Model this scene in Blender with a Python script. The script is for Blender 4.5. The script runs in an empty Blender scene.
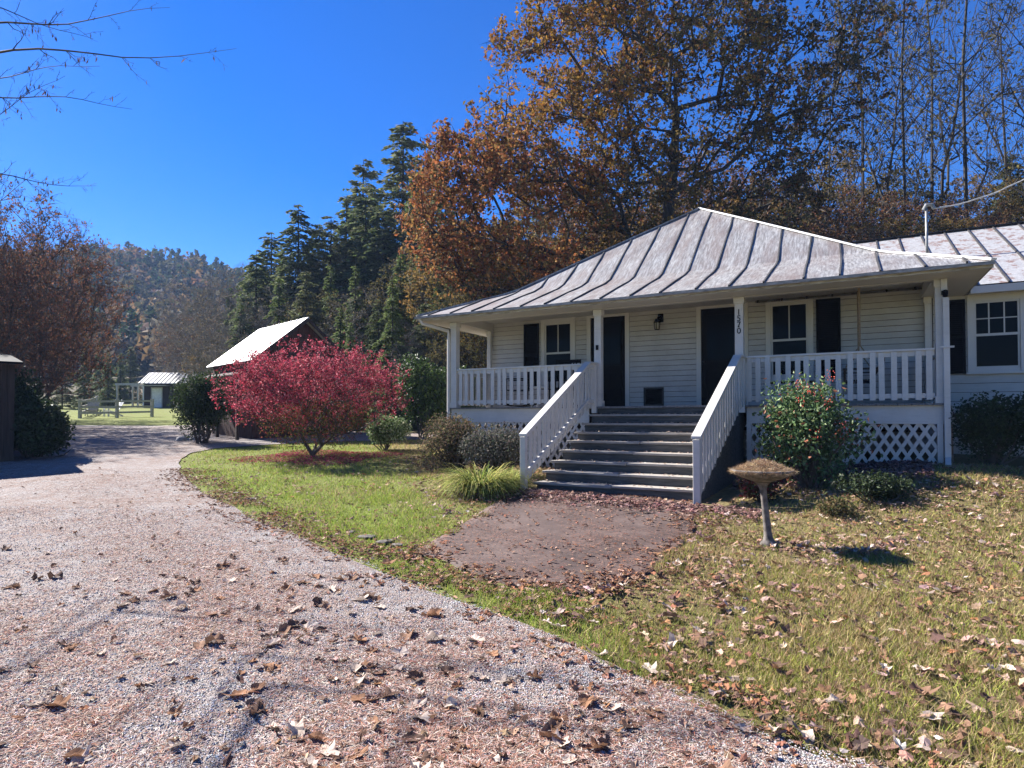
import bpy, bmesh, math, random
import numpy as np
from mathutils import Vector, Matrix
R = math.radians
rng = np.random.default_rng(7)
random.seed(7)
sc = bpy.context.scene
COL = sc.collection

# ------------------------------------------------------------------ camera, sky, sun, exposure
F = 614.0
PITCH = R(1.2)
SH = 418 - (384 + F * math.tan(PITCH))
cd = bpy.data.cameras.new('camera')
cam = bpy.data.objects.new('camera', cd); COL.objects.link(cam)
cam.location = (0, 0, 1.6)
cam.rotation_euler = (R(90) + PITCH, 0, 0)
cd.sensor_width = 36; cd.lens = F / 1024 * 36
cd.shift_y = SH / 1024
cd.clip_start = 0.05; cd.clip_end = 5000
sc.camera = cam

SUN_EL = R(38)
SUN_H = Vector((-0.845, 0.535)).normalized()
S3 = Vector((SUN_H.x * math.cos(SUN_EL), SUN_H.y * math.cos(SUN_EL), math.sin(SUN_EL)))
w = bpy.data.worlds.new("World"); sc.world = w; w.use_nodes = True
nt = w.node_tree
bg = nt.nodes['Background']
sky = nt.nodes.new('ShaderNodeTexSky'); sky.sky_type = 'NISHITA'; sky.sun_disc = False
sky.sun_elevation = SUN_EL
sky.sun_rotation = math.atan2(SUN_H.x, SUN_H.y)
sky.altitude = 500; sky.air_density = 1.0; sky.dust_density = 0.15; sky.ozone_density = 6.0
hs = nt.nodes.new('ShaderNodeHueSaturation'); hs.inputs['Saturation'].default_value = 1.36; hs.inputs['Hue'].default_value = 0.516
nt.links.new(sky.outputs[0], hs.inputs['Color']); nt.links.new(hs.outputs[0], bg.inputs[0])
bg.inputs[1].default_value = 0.052
sl = bpy.data.lights.new('sun', 'SUN'); sl.energy = 5.0; sl.angle = R(0.5); sl.color = (1.0, 0.955, 0.90)
so = bpy.data.objects.new('sun', sl); COL.objects.link(so)
so.rotation_euler = S3.to_track_quat('Z', 'Y').to_euler()
sc.view_settings.view_transform = 'Standard'; sc.view_settings.look = 'None'
sc.view_settings.gamma = 1; sc.view_settings.use_curve_mapping = False
sc.view_settings.exposure = 1.84

# ------------------------------------------------------------------ frames and pixels
U = np.array([.8788, -.4772]); N = np.array([.4772, .8788]); O = np.array([-1.465, 14.56])
HROT = math.atan2(U[1], U[0])
def HW(u, n):                      # house frame -> world xy
    return O + U * u + N * n
def WH(x, y):
    dx = x - O[0]; dy = y - O[1]
    return dx * U[0] + dy * U[1], dx * N[0] + dy * N[1]

def sstep(a, b, x):
    t = np.clip((np.asarray(x, float) - a) / (b - a), 0, 1)
    return t * t * (3 - 2 * t)
def vnoise(x, y, s=1.0, seed=0):
    x = np.asarray(x, float) / s; y = np.asarray(y, float) / s
    r = np.random.default_rng(1000 + seed); v = 0
    for k in range(7):
        a, b, c, d = r.uniform(.5, 2.2), r.uniform(.5, 2.2), r.uniform(0, 6.3), r.uniform(0, 6.3)
        th = r.uniform(0, 6.3)
        xx = x * math.cos(th) + y * math.sin(th); yy = -x * math.sin(th) + y * math.cos(th)
        v = v + np.sin(xx * a + c + 1.3 * np.sin(yy * b * .7 + d)) * np.cos(yy * b + d)
    return v / 3.0
PY = [-2000, 0, 3, 6, 9.3, 15, 20, 28, 40, 47, 60, 80, 300, 4000]
PZ = [-.1, 0, .03, .15, .3, .62, .85, 1.15, 1.57, 1.85, 2.6, 3.2, 6, 20]
def G(x, y):
    x = np.asarray(x, float); y = np.asarray(y, float)
    z = np.interp(y, PY, PZ)
    # the yard climbs a little towards the right end of the house
    z = z + .52 * sstep(3.2, 7.2, x) * sstep(5.6, 9.8, y) * (1 - .6 * sstep(14, 24, y))
    z = z + .012 * vnoise(x, y, 1.3, 1) * sstep(60, 30, y)
    # wooded slope behind the house
    d = .66 * (x - 5) + .75 * (y - 31)
    lim = 23 + 3 * vnoise(x, y, 60, 2)
    lim = lim * (1 - .55 * sstep(-15, -45, x))
    hill = lim * (1 - np.exp(-np.clip(d, 0, None) * .5 / lim))
    z = z + hill
    # far ridge up the valley
    ridge = 44 - 13 * sstep(-170, -95, x) - 31 * sstep(-105, 10, x) + 14 * sstep(-170, -330, x)
    z = z + np.clip(ridge, 0, None) * sstep(105, 250, y + .15 * x) * (1 + .06 * vnoise(x, y, 40, 3))
    # left side of the valley
    z = z + 6 * sstep(-50, -150, x) * sstep(30, 90, y)
    return z

# driveway's border on the house side: x as a function of y
DY = [1.5, 2.8, 3.6, 4.45, 5.4, 6.4, 8, 9.6, 11, 12.4, 14.6, 16.3, 17.6, 18.8, 19.8, 21, 22.5]
DX = [2.5, 1.49, .8, 0.05, -.85, -1.8, -3.25, -4.6, -5.7, -6.7, -7.9, -8.45, -8.2, -7.0, -4.6, -1.5, 0]
def DR(y):
    return np.interp(y, DY, DX)

# ------------------------------------------------------------------ mesh helpers
def tag(o, label=None, cat=None, group=None, kind=None):
    if label: o['label'] = label
    if cat: o['category'] = cat
    if group: o['group'] = group
    if kind: o['kind'] = kind
    return o
def empty(name, loc=(0, 0, 0), rz=0, **k):
    o = bpy.data.objects.new(name, None); COL.objects.link(o)
    o.location = loc; o.rotation_euler = (0, 0, rz); o.empty_display_size = .2
    return tag(o, **k)
def link(name, me, parent=None, mat=None, smooth=False, **k):
    o = bpy.data.objects.new(name, me); COL.objects.link(o)
    if mat and not me.materials: me.materials.append(mat)
    if parent: o.parent = parent
    me.polygons.foreach_set('use_smooth', [bool(smooth)] * len(me.polygons))
    return tag(o, **k)
def np_mesh(name, V, Fc, cols=None):
    """V (n,3), Fc list of (m,k) index arrays."""
    me = bpy.data.meshes.new(name)
    V = np.asarray(V, np.float32)
    if not isinstance(Fc, (list, tuple)): Fc = [Fc]
    Fc = [np.asarray(f, np.int32) for f in Fc if len(f)]
    me.vertices.add(len(V)); me.vertices.foreach_set('co', V.ravel())
    loops = np.concatenate([f.ravel() for f in Fc])
    tot = np.concatenate([np.full(len(f), f.shape[1], np.int32) for f in Fc])
    st = np.concatenate([[0], np.cumsum(tot)[:-1]]).astype(np.int32)
    me.loops.add(len(loops)); me.loops.foreach_set('vertex_index', loops)
    me.polygons.add(len(tot)); me.polygons.foreach_set('loop_start', st); me.polygons.foreach_set('loop_total', tot)
    if cols is not None:
        a = me.attributes.new('col', 'FLOAT_COLOR', 'POINT')
        c = np.ones((len(V), 4), np.float32); c[:, :3] = cols
        a.data.foreach_set('color', c.ravel())
    me.update(calc_edges=True); me.validate()
    return me
class MB:
    def __init__(s): s.V = []; s.F4 = []; s.F3 = []; s.n = 0
    def add(s, V, f4=(), f3=()):
        V = np.asarray(V, float); s.V.append(V)
        if len(f4): s.F4.append(np.asarray(f4) + s.n)
        if len(f3): s.F3.append(np.asarray(f3) + s.n)
        s.n += len(V); return s
    def hexa(s, V8):
        return s.add(V8, [[0, 3, 2, 1], [4, 5, 6, 7], [0, 1, 5, 4], [1, 2, 6, 5], [2, 3, 7, 6], [3, 0, 4, 7]])
    def box(s, x0, x1, y0, y1, z0, z1):
        return s.hexa([(x0, y0, z0), (x1, y0, z0), (x1, y1, z0), (x0, y1, z0), (x0, y0, z1), (x1, y0, z1), (x1, y1, z1), (x0, y1, z1)])
    def bar(s, a, b, wd, ht, up=(0, 0, 1)):
        a = np.array(a, float); b = np.array(b, float); d = (b - a); d /= np.linalg.norm(d)
        up = np.array(up, float); sx = np.cross(d, up)
        if np.linalg.norm(sx) < 1e-4: sx = np.cross(d, (1, 0, 0))
        sx /= np.linalg.norm(sx); uz = np.cross(sx, d)
        V = []
        for p in (a, b):
            for q, r in ((-1, -1), (1, -1), (1, 1), (-1, 1)): V.append(p + sx * wd / 2 * q + uz * ht / 2 * r)
        return s.hexa(V)
    def tube(s, pts, rad, k=8, caps=True):
        pts = [np.array(p, float) for p in pts]
        if not hasattr(rad, '__len__'): rad = [rad] * len(pts)
        base = []; pr = None
        for i, p in enumerate(pts):
            d = pts[min(i + 1, len(pts) - 1)] - pts[max(i - 1, 0)]; d /= np.linalg.norm(d)
            if pr is None:
                pr = np.cross(d, (0, 0, 1));
                if np.linalg.norm(pr) < 1e-3: pr = np.cross(d, (1, 0, 0))
            pr = pr - d * (pr @ d); pr /= np.linalg.norm(pr); q = np.cross(d, pr)
            for j in range(k):
                a = 2 * math.pi * j / k; base.append(p + rad[i] * (pr * math.cos(a) + q * math.sin(a)))
        f = [[i * k + j, i * k + (j + 1) % k, (i + 1) * k + (j + 1) % k, (i + 1) * k + j] for i in range(len(pts) - 1) for j in range(k)]
        f3 = []
        if caps:
            base.append(pts[0]); base.append(pts[-1]); c0 = len(base) - 2; c1 = c0 + 1; m = (len(pts) - 1) * k
            for j in range(k): f3 += [[c0, (j + 1) % k, j], [c1, m + j, m + (j + 1) % k]]
        return s.add(base, f, f3)
    def lathe(s, prof, c=(0, 0, 0), k=24):
        V = []
        for r, z in prof:
            for j in range(k):
                a = 2 * math.pi * j / k; V.append((c[0] + r * math.cos(a), c[1] + r * math.sin(a), c[2] + z))
        f = [[i * k + j, i * k + (j + 1) % k, (i + 1) * k + (j + 1) % k, (i + 1) * k + j] for i in range(len(prof) - 1) for j in range(k)]
        return s.add(V, f)
    def mesh(s, name):
        Fc = []
        if s.F4: Fc.append(np.concatenate(s.F4))
        if s.F3: Fc.append(np.concatenate(s.F3))
        return np_mesh(name, np.concatenate(s.V), Fc)
    def part(s, name, mat, parent=None, bevel=0, smooth=False, **k):
        me = s.mesh(name)
        bm = bmesh.new(); bm.from_mesh(me); bmesh.ops.recalc_face_normals(bm, faces=bm.faces[:])
        if bevel: bmesh.ops.bevel(bm, geom=bm.edges[:], offset=bevel, segments=1, affect='EDGES', clamp_overlap=True)
        bm.to_mesh(me); bm.free()
        return link(name, me, parent, mat, smooth, **k)

# ------------------------------------------------------------------ materials
def newmat(name):
    m = bpy.data.materials.new(name); m.use_nodes = True
    t = m.node_tree; return m, t, t.nodes['Principled BSDF']
def nd(t, ty, **k):
    n = t.nodes.new(ty)
    for a, b in k.items():
        if hasattr(n, a): setattr(n, a, b)
        else: n.inputs[a].default_value = b
    return n
def ramp(t, src, stops):
    r = t.nodes.new('ShaderNodeValToRGB'); e = r.color_ramp.elements
    while len(e) < len(stops): e.new(.5)
    for i, (p, c) in enumerate(stops): e[i].position = p; e[i].color = (*c, 1) if len(c) == 3 else c
    t.links.new(src, r.inputs[0]); return r.outputs[0]
def noise_c(t, scale, detail=5, rough=.6, vec=None, sc3=None):
    n = nd(t, 'ShaderNodeTexNoise', Scale=scale, Detail=detail, Roughness=rough)
    tc = t.nodes.new('ShaderNodeTexCoord')
    out = tc.outputs['Object']
    if sc3:
        mp = nd(t, 'ShaderNodeMapping'); mp.inputs['Scale'].default_value = sc3
        t.links.new(out, mp.inputs[0]); out = mp.outputs[0]
    t.links.new(out, n.inputs['Vector']); return n.outputs[0]
def mixc(t, fac, a, b, mode='MIX'):
    m = t.nodes.new('ShaderNodeMix'); m.data_type = 'RGBA'; m.blend_type = mode
    for v, i in ((fac, 0), (a, 6), (b, 7)):
        if isinstance(v, (int, float)): m.inputs[i].default_value = v
        elif isinstance(v, tuple): m.inputs[i].default_value = (*v, 1)
        else: t.links.new(v, m.inputs[i])
    return m.outputs[2]
def bump(t, b, src, st=.3, dist=.01):
    n = nd(t, 'ShaderNodeBump', Strength=st, Distance=dist)
    t.links.new(src, n.inputs['Height']); t.links.new(n.outputs[0], b.inputs['Normal'])
def noisy(name, c1, c2, scale=6, rough=.7, bst=.2, bd=.004, sc3=None, metal=0, detail=6, lo=.35, hi=.65, spec=.4):
    m, t, b = newmat(name)
    n = noise_c(t, scale, detail, .65, sc3=sc3)
    t.links.new(ramp(t, n, [(lo, c1), (hi, c2)]), b.inputs['Base Color'])
    b.inputs['Roughness'].default_value = rough; b.inputs['Metallic'].default_value = metal
    b.inputs['Specular IOR Level'].default_value = spec
    if bst: bump(t, b, n, bst, bd)
    return m
def leafmat(name, trans=.32, rough=.8, spec=.08):
    m, t, b = newmat(name)
    a = nd(t, 'ShaderNodeAttribute'); a.attribute_name = 'col'
    t.links.new(a.outputs['Color'], b.inputs['Base Color'])
    b.inputs['Roughness'].default_value = rough; b.inputs['Specular IOR Level'].default_value = spec
    tr = nd(t, 'ShaderNodeBsdfTranslucent'); t.links.new(a.outputs['Color'], tr.inputs[0])
    mx = nd(t, 'ShaderNodeMixShader'); mx.inputs[0].default_value = trans
    t.links.new(b.outputs[0], mx.inputs[1]); t.links.new(tr.outputs[0], mx.inputs[2])
    t.links.new(mx.outputs[0], t.nodes['Material Output'].inputs[0]); return m
LEAF = leafmat('leaf'); DRY = leafmat('dry_leaf', .15, .85, .08); NEEDLE = leafmat('needle', .3, .7, .15)
GLOSSLEAF = leafmat('glossy_leaf', .22, .55, .22)
STONEC, t_, b_ = newmat('pebble_stone')
a_ = nd(t_, 'ShaderNodeAttribute'); a_.attribute_name = 'col'; t_.links.new(a_.outputs['Color'], b_.inputs['Base Color']); b_.inputs['Roughness'].default_value = .85
BARK = noisy('bark', (.035, .028, .022), (.11, .09, .075), 5, .9, .6, .03, (1, 1, .25))
BARKL = noisy('pale_bark', (.10, .085, .07), (.26, .23, .2), 4, .9, .5, .02, (1, 1, .3))
BARKD = noisy('dark_bark', (.02, .017, .015), (.05, .042, .036), 5, .9, .5, .02, (1, 1, .3))

def paint(name, c, dirt=(.3, .28, .24), amt=.35, rough=.5):
    m, t, b = newmat(name)
    n1 = noise_c(t, 1.6, 6, .7); n2 = noise_c(t, 26, 4, .7, sc3=(.15, .15, 1))
    f1 = ramp(t, n1, [(.42, (0, 0, 0)), (.72, (amt, amt, amt))])
    base = mixc(t, f1, c, dirt)
    f2 = ramp(t, n2, [(.5, (0, 0, 0)), (.75, (.25, .25, .25))])
    base = mixc(t, f2, base, dirt)
    t.links.new(base, b.inputs['Base Color']); b.inputs['Roughness'].default_value = rough
    return m
WHITE = paint('white_paint', (.54, .515, .475))
SIDING = paint('siding_paint', (.45, .43, .395), (.24, .21, .17), .4)
TRIM = paint('trim_paint', (.52, .495, .45), (.4, .38, .34), .25)
STAIRW = noisy('weathered_grey_step_wood', (.035, .037, .038), (.12, .118, .11), 9, .8, .3, .003, (.35, 3, 3), lo=.3, hi=.75, spec=.15)
TREADW = noisy('worn_step_tread_wood', (.16, .15, .135), (.42, .38, .33), 7, .8, .3, .003, (.5, 3, 3), lo=.25, hi=.75)
DECK = noisy('deck_boards', (.10, .10, .10), (.2, .19, .18), 8, .7, .2, .002, (3, .3, 1))
BLACKP = noisy('black_paint', (.003, .003, .0035), (.007, .0065, .0065), 10, .7, .1, .002, spec=.08)
DOORM = noisy('dark_door', (.003, .0025, .002), (.008, .006, .005), 10, .6, .1, .002, spec=.08)
DARKMETAL = noisy('dark_metal', (.02, .02, .02), (.05, .045, .04), 12, .5, .1, .002, metal=.5)
GALV = noisy('galvanised', (.16, .16, .155), (.3, .3, .29), 12, .45, .1, .002, metal=.4)
GLASS, t_, b_ = newmat('dark_window_glass')
b_.inputs['Base Color'].default_value = (.006, .007, .008, 1); b_.inputs['Roughness'].default_value = .08; b_.inputs['Specular IOR Level'].default_value = .06
bump(t_, b_, noise_c(t_, 3, 2), .05, .02)
LAMPGLASS, t_, b_ = newmat('lantern_glass')
b_.inputs['Base Color'].default_value = (.35, .33, .28, 1); b_.inputs['Roughness'].default_value = .15; b_.inputs['Transmission Weight'].default_value = .4
BARNW = noisy('barn_boards', (.035, .014, .010), (.075, .03, .022), 5, .85, .4, .01, (6, 6, .4))
DARKW = noisy('dark_boards', (.018, .012, .009), (.05, .032, .024), 5, .85, .4, .01, (6, 6, .4))
ROPE = noisy('rope', (.16, .11, .06), (.3, .22, .13), 40, .9, .3, .003)
CONC = noisy('concrete', (.22, .2, .18), (.4, .38, .35), 6, .9, .3, .004)
OLDSTONE = noisy('bath_stone', (.05, .043, .038), (.19, .165, .145), 14, .9, .5, .006)
FENCEW = noisy('weathered_fence_wood', (.3, .28, .25), (.55, .53, .5), 6, .85, .3, .004, (3, 3, 3))
CHAIRW = noisy('chair_white', (.6, .6, .58), (.8, .8, .78), 6, .6, .1, .002)

def roof_metal():
    m, t, b = newmat('old_tin_roof')
    n1 = noise_c(t, 1.2, 8, .7, sc3=(1.6, .5, .5))
    n2 = noise_c(t, 9, 6, .75, sc3=(3, .35, .35))
    n3 = noise_c(t, 5, 6, .75, sc3=(.5, 3, 1))
    base = ramp(t, n2, [(.36, (.14, .13, .125)), (.5, (.265, .26, .255)), (.62, (.43, .425, .41))])
    f = ramp(t, n1, [(.42, (0, 0, 0)), (.66, (.8, .8, .8))])
    base = mixc(t, f, base, (.17, .125, .11))
    f3 = ramp(t, n3, [(.55, (0, 0, 0)), (.75, (.5, .5, .5))])
    base = mixc(t, f3, base, (.17, .15, .15))
    t.links.new(base, b.inputs['Base Color']); b.inputs['Metallic'].default_value = .25
    t.links.new(ramp(t, n2, [(.3, (.62, .62, .62)), (.7, (.42, .42, .42))]), b.inputs['Roughness'])
    bump(t, b, n1, .35, .03); return m
ROOFM = roof_metal()
def wing_metal():
    m, t, b = newmat('rusty_white_tin')
    n1 = noise_c(t, 3.6, 7, .75, sc3=(1.5, .8, 2.5)); n2 = noise_c(t, 16, 5, .7)
    base = ramp(t, n2, [(.3, (.25, .25, .25)), (.7, (.44, .435, .43))])
    f = ramp(t, n1, [(.52, (0, 0, 0)), (.57, (.9, .9, .9))])
    base = mixc(t, f, base, (.20, .12, .095))
    t.links.new(base, b.inputs['Base Color']); b.inputs['Roughness'].default_value = .5; b.inputs['Metallic'].default_value = .15
    bump(t, b, n1, .2, .01); return m
WINGM = wing_metal()
BRIGHTROOF = noisy('bright_tin_roof', (.42, .42, .41), (.6, .59, .57), 5, .45, .15, .01, (1, 1, 4), metal=.2)
TAR = noisy('tarred_seam', (.02, .02, .022), (.06, .055, .055), 12, .8, .2, .003)

# ground: colour attribute (what grows there) broken up by noise
GROUND, t, b = newmat('yard_ground')
a = nd(t, 'ShaderNodeAttribute'); a.attribute_name = 'col'
n1 = noise_c(t, .9, 8, .7); n2 = noise_c(t, 14, 8, .75); n3 = noise_c(t, 60, 4, .7)
c = mixc(t, ramp(t, n1, [(.35, (0, 0, 0)), (.7, (.5, .5, .5))]), a.outputs['Color'], (.2, .15, .08))
c = mixc(t, ramp(t, n2, [(.35, (.6, .6, .6)), (.65, (0, 0, 0))]), c, (.045, .035, .022))
t.links.new(c, b.inputs['Base Color']); b.inputs['Roughness'].default_value = .95; b.inputs['Specular IOR Level'].default_value = .1
bump(t, b, n2, .8, .05)

GRAVEL, t, b = newmat('gravel')
tc = t.nodes.new('ShaderNodeTexCoord')
v = nd(t, 'ShaderNodeTexVoronoi', Scale=120.0); t.links.new(tc.outputs['Object'], v.inputs['Vector'])
v2 = nd(t, 'ShaderNodeTexVoronoi', Scale=26.0); t.links.new(tc.outputs['Object'], v2.inputs['Vector'])
sep = nd(t, 'ShaderNodeSeparateColor'); t.links.new(v.outputs['Color'], sep.inputs[0])
g = ramp(t, sep.outputs[0], [(0, (.14, .13, .125)), (.5, (.34, .32, .31)), (1, (.56, .53, .51))])
n1 = noise_c(t, .55, 7, .72); n2 = noise_c(t, 30, 5, .8); n4 = noise_c(t, 6, 6, .8)
lit = ramp(t, n2, [(.3, (.09, .055, .04)), (.5, (.24, .15, .115)), (.7, (.40, .30, .24))])
fac = ramp(t, n1, [(.34, (.25, .25, .25)), (.6, (.95, .95, .95))])
fac2 = ramp(t, n4, [(.38, (.15, .15, .15)), (.56, (1, 1, 1))])
ff = mixc(t, 1.0, fac, fac2, 'MULTIPLY')
c = mixc(t, ff, g, lit)
c = mixc(t, ramp(t, v.outputs['Distance'], [(.35, (0, 0, 0)), (.75, (.6, .6, .6))]), c, (.05, .042, .036))
t.links.new(c, b.inputs['Base Color']); b.inputs['Roughness'].default_value = .9; b.inputs['Specular IOR Level'].default_value = .2
mm = mixc(t, .5, v.outputs['Distance'], n2)
inv = nd(t, 'ShaderNodeInvert'); t.links.new(v.outputs['Distance'], inv.inputs['Color'])
bump(t, b, inv.outputs[0], .7, .012)

APRON, t, b = newmat('stained_concrete')
n1 = noise_c(t, 1.5, 7, .7); n2 = noise_c(t, 30, 5, .7)
c = ramp(t, n1, [(.36, (.035, .018, .014)), (.5, (.065, .037, .03)), (.64, (.11, .072, .06))])
c = mixc(t, ramp(t, n2, [(.4, (0, 0, 0)), (.7, (.6, .6, .6))]), c, (.045, .028, .022))
t.links.new(c, b.inputs['Base Color']); b.inputs['Roughness'].default_value = .85; bump(t, b, n2, .4, .006)

# ------------------------------------------------------------------ ground, driveway, apron
def axis(parts):
    out = []
    for a, b_, s in parts: out += list(np.arange(a, b_, s))
    out.append(parts[-1][1]); return np.array(out)
xs = axis([(-1500, -400, 110), (-400, -60, 8), (-60, -12, 1.5), (-12, 14, .3), (14, 60, 1.5), (60, 400, 10), (400, 1500, 110)])
ys = axis([(-300, -10, 30), (-10, 1, 1), (1, 24, .3), (24, 70, 1.5), (70, 420, 7), (420, 2000, 130)])
def grid_mesh(name, X, Y, Z, cols=None):
    ny, nx = X.shape
    V = np.stack([X, Y, Z], -1).reshape(-1, 3)
    i = np.arange(ny - 1)[:, None] * nx + np.arange(nx - 1)[None, :]
    Fq = np.stack([i, i + 1, i + nx + 1, i + nx], -1).reshape(-1, 4)
    return np_mesh(name, V, Fq, None if cols is None else cols.reshape(-1, 3))
X, Y = np.meshgrid(xs, ys); Z = G(X, Y)
def lawn_col(X, Y):
    left = np.array([.19, .24, .045]); right = np.array([.22, .18, .08]); forest = np.array([.085, .055, .03]); hillc = np.array([.06, .05, .03])
    f = sstep(-.8, 1.2, X + .35 * (Y - 6))[..., None]
    c = left * (1 - f) + right * f
    d = .66 * (X - 5) + .75 * (Y - 31)
    fo = sstep(-4, 1, d)[..., None]; c = c * (1 - fo) + forest * fo
    fo = sstep(70, 110, Y)[..., None]; c = c * (1 - fo) + hillc * fo
    return c
gm = grid_mesh('ground', X, Y, Z, lawn_col(X, Y))
link('ground', gm, None, GROUND, True, kind='structure')

yy = np.concatenate([np.arange(-6, 18, .25), np.arange(18, 30.01, .5)])
def dleft(y): return np.interp(y, [-6, 1, 6, 12, 20, 30], [-9, -10, -16, -22, -26, -24])
def drgt(y):
    r = np.where(y < 1.5, 2.5 + (1.5 - y) * 1.2, DR(y))
    r = np.where(y > 22.5, np.interp(y, [22.5, 24, 26, 30], [0, -4, -11, -15]), r)
    return r + .10 * vnoise(y, y * 0, .5, 9)
tt = np.concatenate([np.linspace(0, .5, 20), np.linspace(.53, 1, 34)])
DXg = dleft(yy)[:, None] * (1 - tt) + drgt(yy)[:, None] * tt; DYg = np.repeat(yy[:, None], len(tt), 1)
link('driveway', grid_mesh('driveway', DXg, DYg, G(DXg, DYg) + .022), None, GRAVEL, True, kind='structure')

# apron of stained concrete at the foot of the steps
ap = [(-1.02, 6.5), (.12, 10.75), (2.95, 9.72), (2.1, 7.2), (1.45, 5.9), (.6, 5.15), (.0, 5.4)]
def in_poly(x, y, P):
    x = np.asarray(x, float); y = np.asarray(y, float); r = np.zeros(x.shape, bool); j = len(P) - 1
    for i in range(len(P)):
        xi, yi = P[i]; xj, yj = P[j]
        cnd = ((yi > y) != (yj > y)) & (x < (xj - xi) * (y - yi) / (yj - yi + 1e-12) + xi); r ^= cnd; j = i
    return r
cx, cy = 1.1, 7.7
ring = []
for i in range(len(ap)):
    a, b2 = ap[i], ap[(i + 1) % len(ap)]
    for k in range(10):
        f = k / 10; x = a[0] + (b2[0] - a[0]) * f; y = a[1] + (b2[1] - a[1]) * f
        q = .06 * float(vnoise(x * 2.2, y * 2.2, 1, 4)); ring.append((x + q, y + q))
V = []; Fq = []
nr = 12; M = len(ring)
for r_ in range(nr + 1):
    f = r_ / nr
    for x, y in ring:
        px, py = cx + (x - cx) * f, cy + (y - cy) * f
        V.append((px, py, float(G(px, py)) + .012))
for r_ in range(nr):
    for j in range(M): Fq.append([r_ * M + j, r_ * M + (j + 1) % M, (r_ + 1) * M + (j + 1) % M, (r_ + 1) * M + j])
b0 = nr * M; s0 = len(V)
for j in range(M): V.append((V[b0 + j][0], V[b0 + j][1], V[b0 + j][2] - .12))
for j in range(M): Fq.append([b0 + j, b0 + (j + 1) % M, s0 + (j + 1) % M, s0 + j])
me = np_mesh('patio', V, np.array(Fq))
link('patio', me, None, APRON, True, kind='structure')

# ------------------------------------------------------------------ THE HOUSE
LU, DK = 9.65, 1.84            # facade length, deck height
WN = 1.8                        # porch depth
house = empty('house', (O[0], O[1], 0), HROT, label='white clapboard cottage with a deep front porch, wide steps and a grey tin roof', cat='house')
def hg(u, n):
    p = HW(u, n); return float(G(p[0], p[1]))

# siding built lap by lap, openings left free
def siding(mb, u0, u1, z0, z1, n, openings, pitch=.118, flip=None):
    z = z0; k = 0
    while z < z1 - .01:
        zt = min(z + pitch, z1)
        cuts = sorted([(o[0], o[1]) for o in openings if o[2] < zt - .01 and o[3] > z + .01])
        segs = []; a = u0
        for c0, c1 in cuts:
            if c0 > a: segs.append((a, c0))
            a = max(a, c1)
        if a < u1: segs.append((a, u1))
        for s0, s1 in segs:
            j = .002 * math.sin(k * 12.9)
            if flip is None:
                mb.hexa([(s0, n - .026 + j, z + .008), (s1, n - .026 + j, z + .008), (s1, n, z + .008), (s0, n, z + .008), (s0, n - .017, zt), (s1, n - .017, zt), (s1, n, zt), (s0, n, zt)])
            else:   # wall whose face looks along -u (flip=-1) or +u (flip=1); s0..s1 run along n, 'n' is the u of the wall
                q = flip
                mb.hexa([(n + .026 * q, s0, z), (n + .026 * q, s1, z), (n, s1, z), (n, s0, z), (n + .008 * q, s0, zt + .004), (n + .008 * q, s1, zt + .004), (n, s1, zt + .004), (n, s0, zt + .004)])
        z += pitch; k += 1
door1 = (2.86, 3.72, DK, 4.0); door2 = (5.45, 6.33, DK, 4.0)
win1 = (1.64, 2.36, 2.46, 3.95); win2 = (6.88, 7.58, 2.46, 3.97)
TR = .10
def grow_(o, a): return (o[0] - a, o[1] + a, o[2] - (a if o[2] > DK else 0), o[3] + a)
sd = MB()
siding(sd, .09, LU - .09, DK, 4.16, WN, [grow_(o, TR - .005) for o in (door1, door2, win1, win2)])
wall = sd.part('wall', SIDING, house)
sd = MB()
siding(sd, WN + .09, 9.56, DK - .5, 4.16, 0, [], flip=-1)
sd.part('wall', SIDING, house); sd = MB()
siding(sd, WN + .09, 9.56, DK - .5, 4.16, LU, [], flip=1)
sd.part('wall', SIDING, house)
core = MB(); core.box(.0, LU, WN + .0, 9.65, DK - .5, 4.15)
# core body stays 2 mm behind the laps
for V_ in core.V: V_[:, 0] = np.clip(V_[:, 0], .002, LU - .002); V_[:, 1] = np.clip(V_[:, 1], WN + .002, 9.648)
core.part('wall_core', DARKW, house)  # shade lines under the laps are painted by this dark backing colour
fb = MB(); fb.box(.04, LU - .04, WN + .05, 9.6, .1, DK - .5); fb.part('foundation', CONC, house)
for u, n in ((0, WN), (LU, WN), (0, 9.65), (LU, 9.65)):
    c = MB(); c.box(u - .032 if u == 0 else u - .09, u + .09 if u == 0 else u + .032, n - .034 if n == WN else n - .09, n + .09 if n == WN else n + .034, DK - (.0 if n == WN else .5), 4.158)
    c.part('corner_board', TRIM, house, .004)

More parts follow.
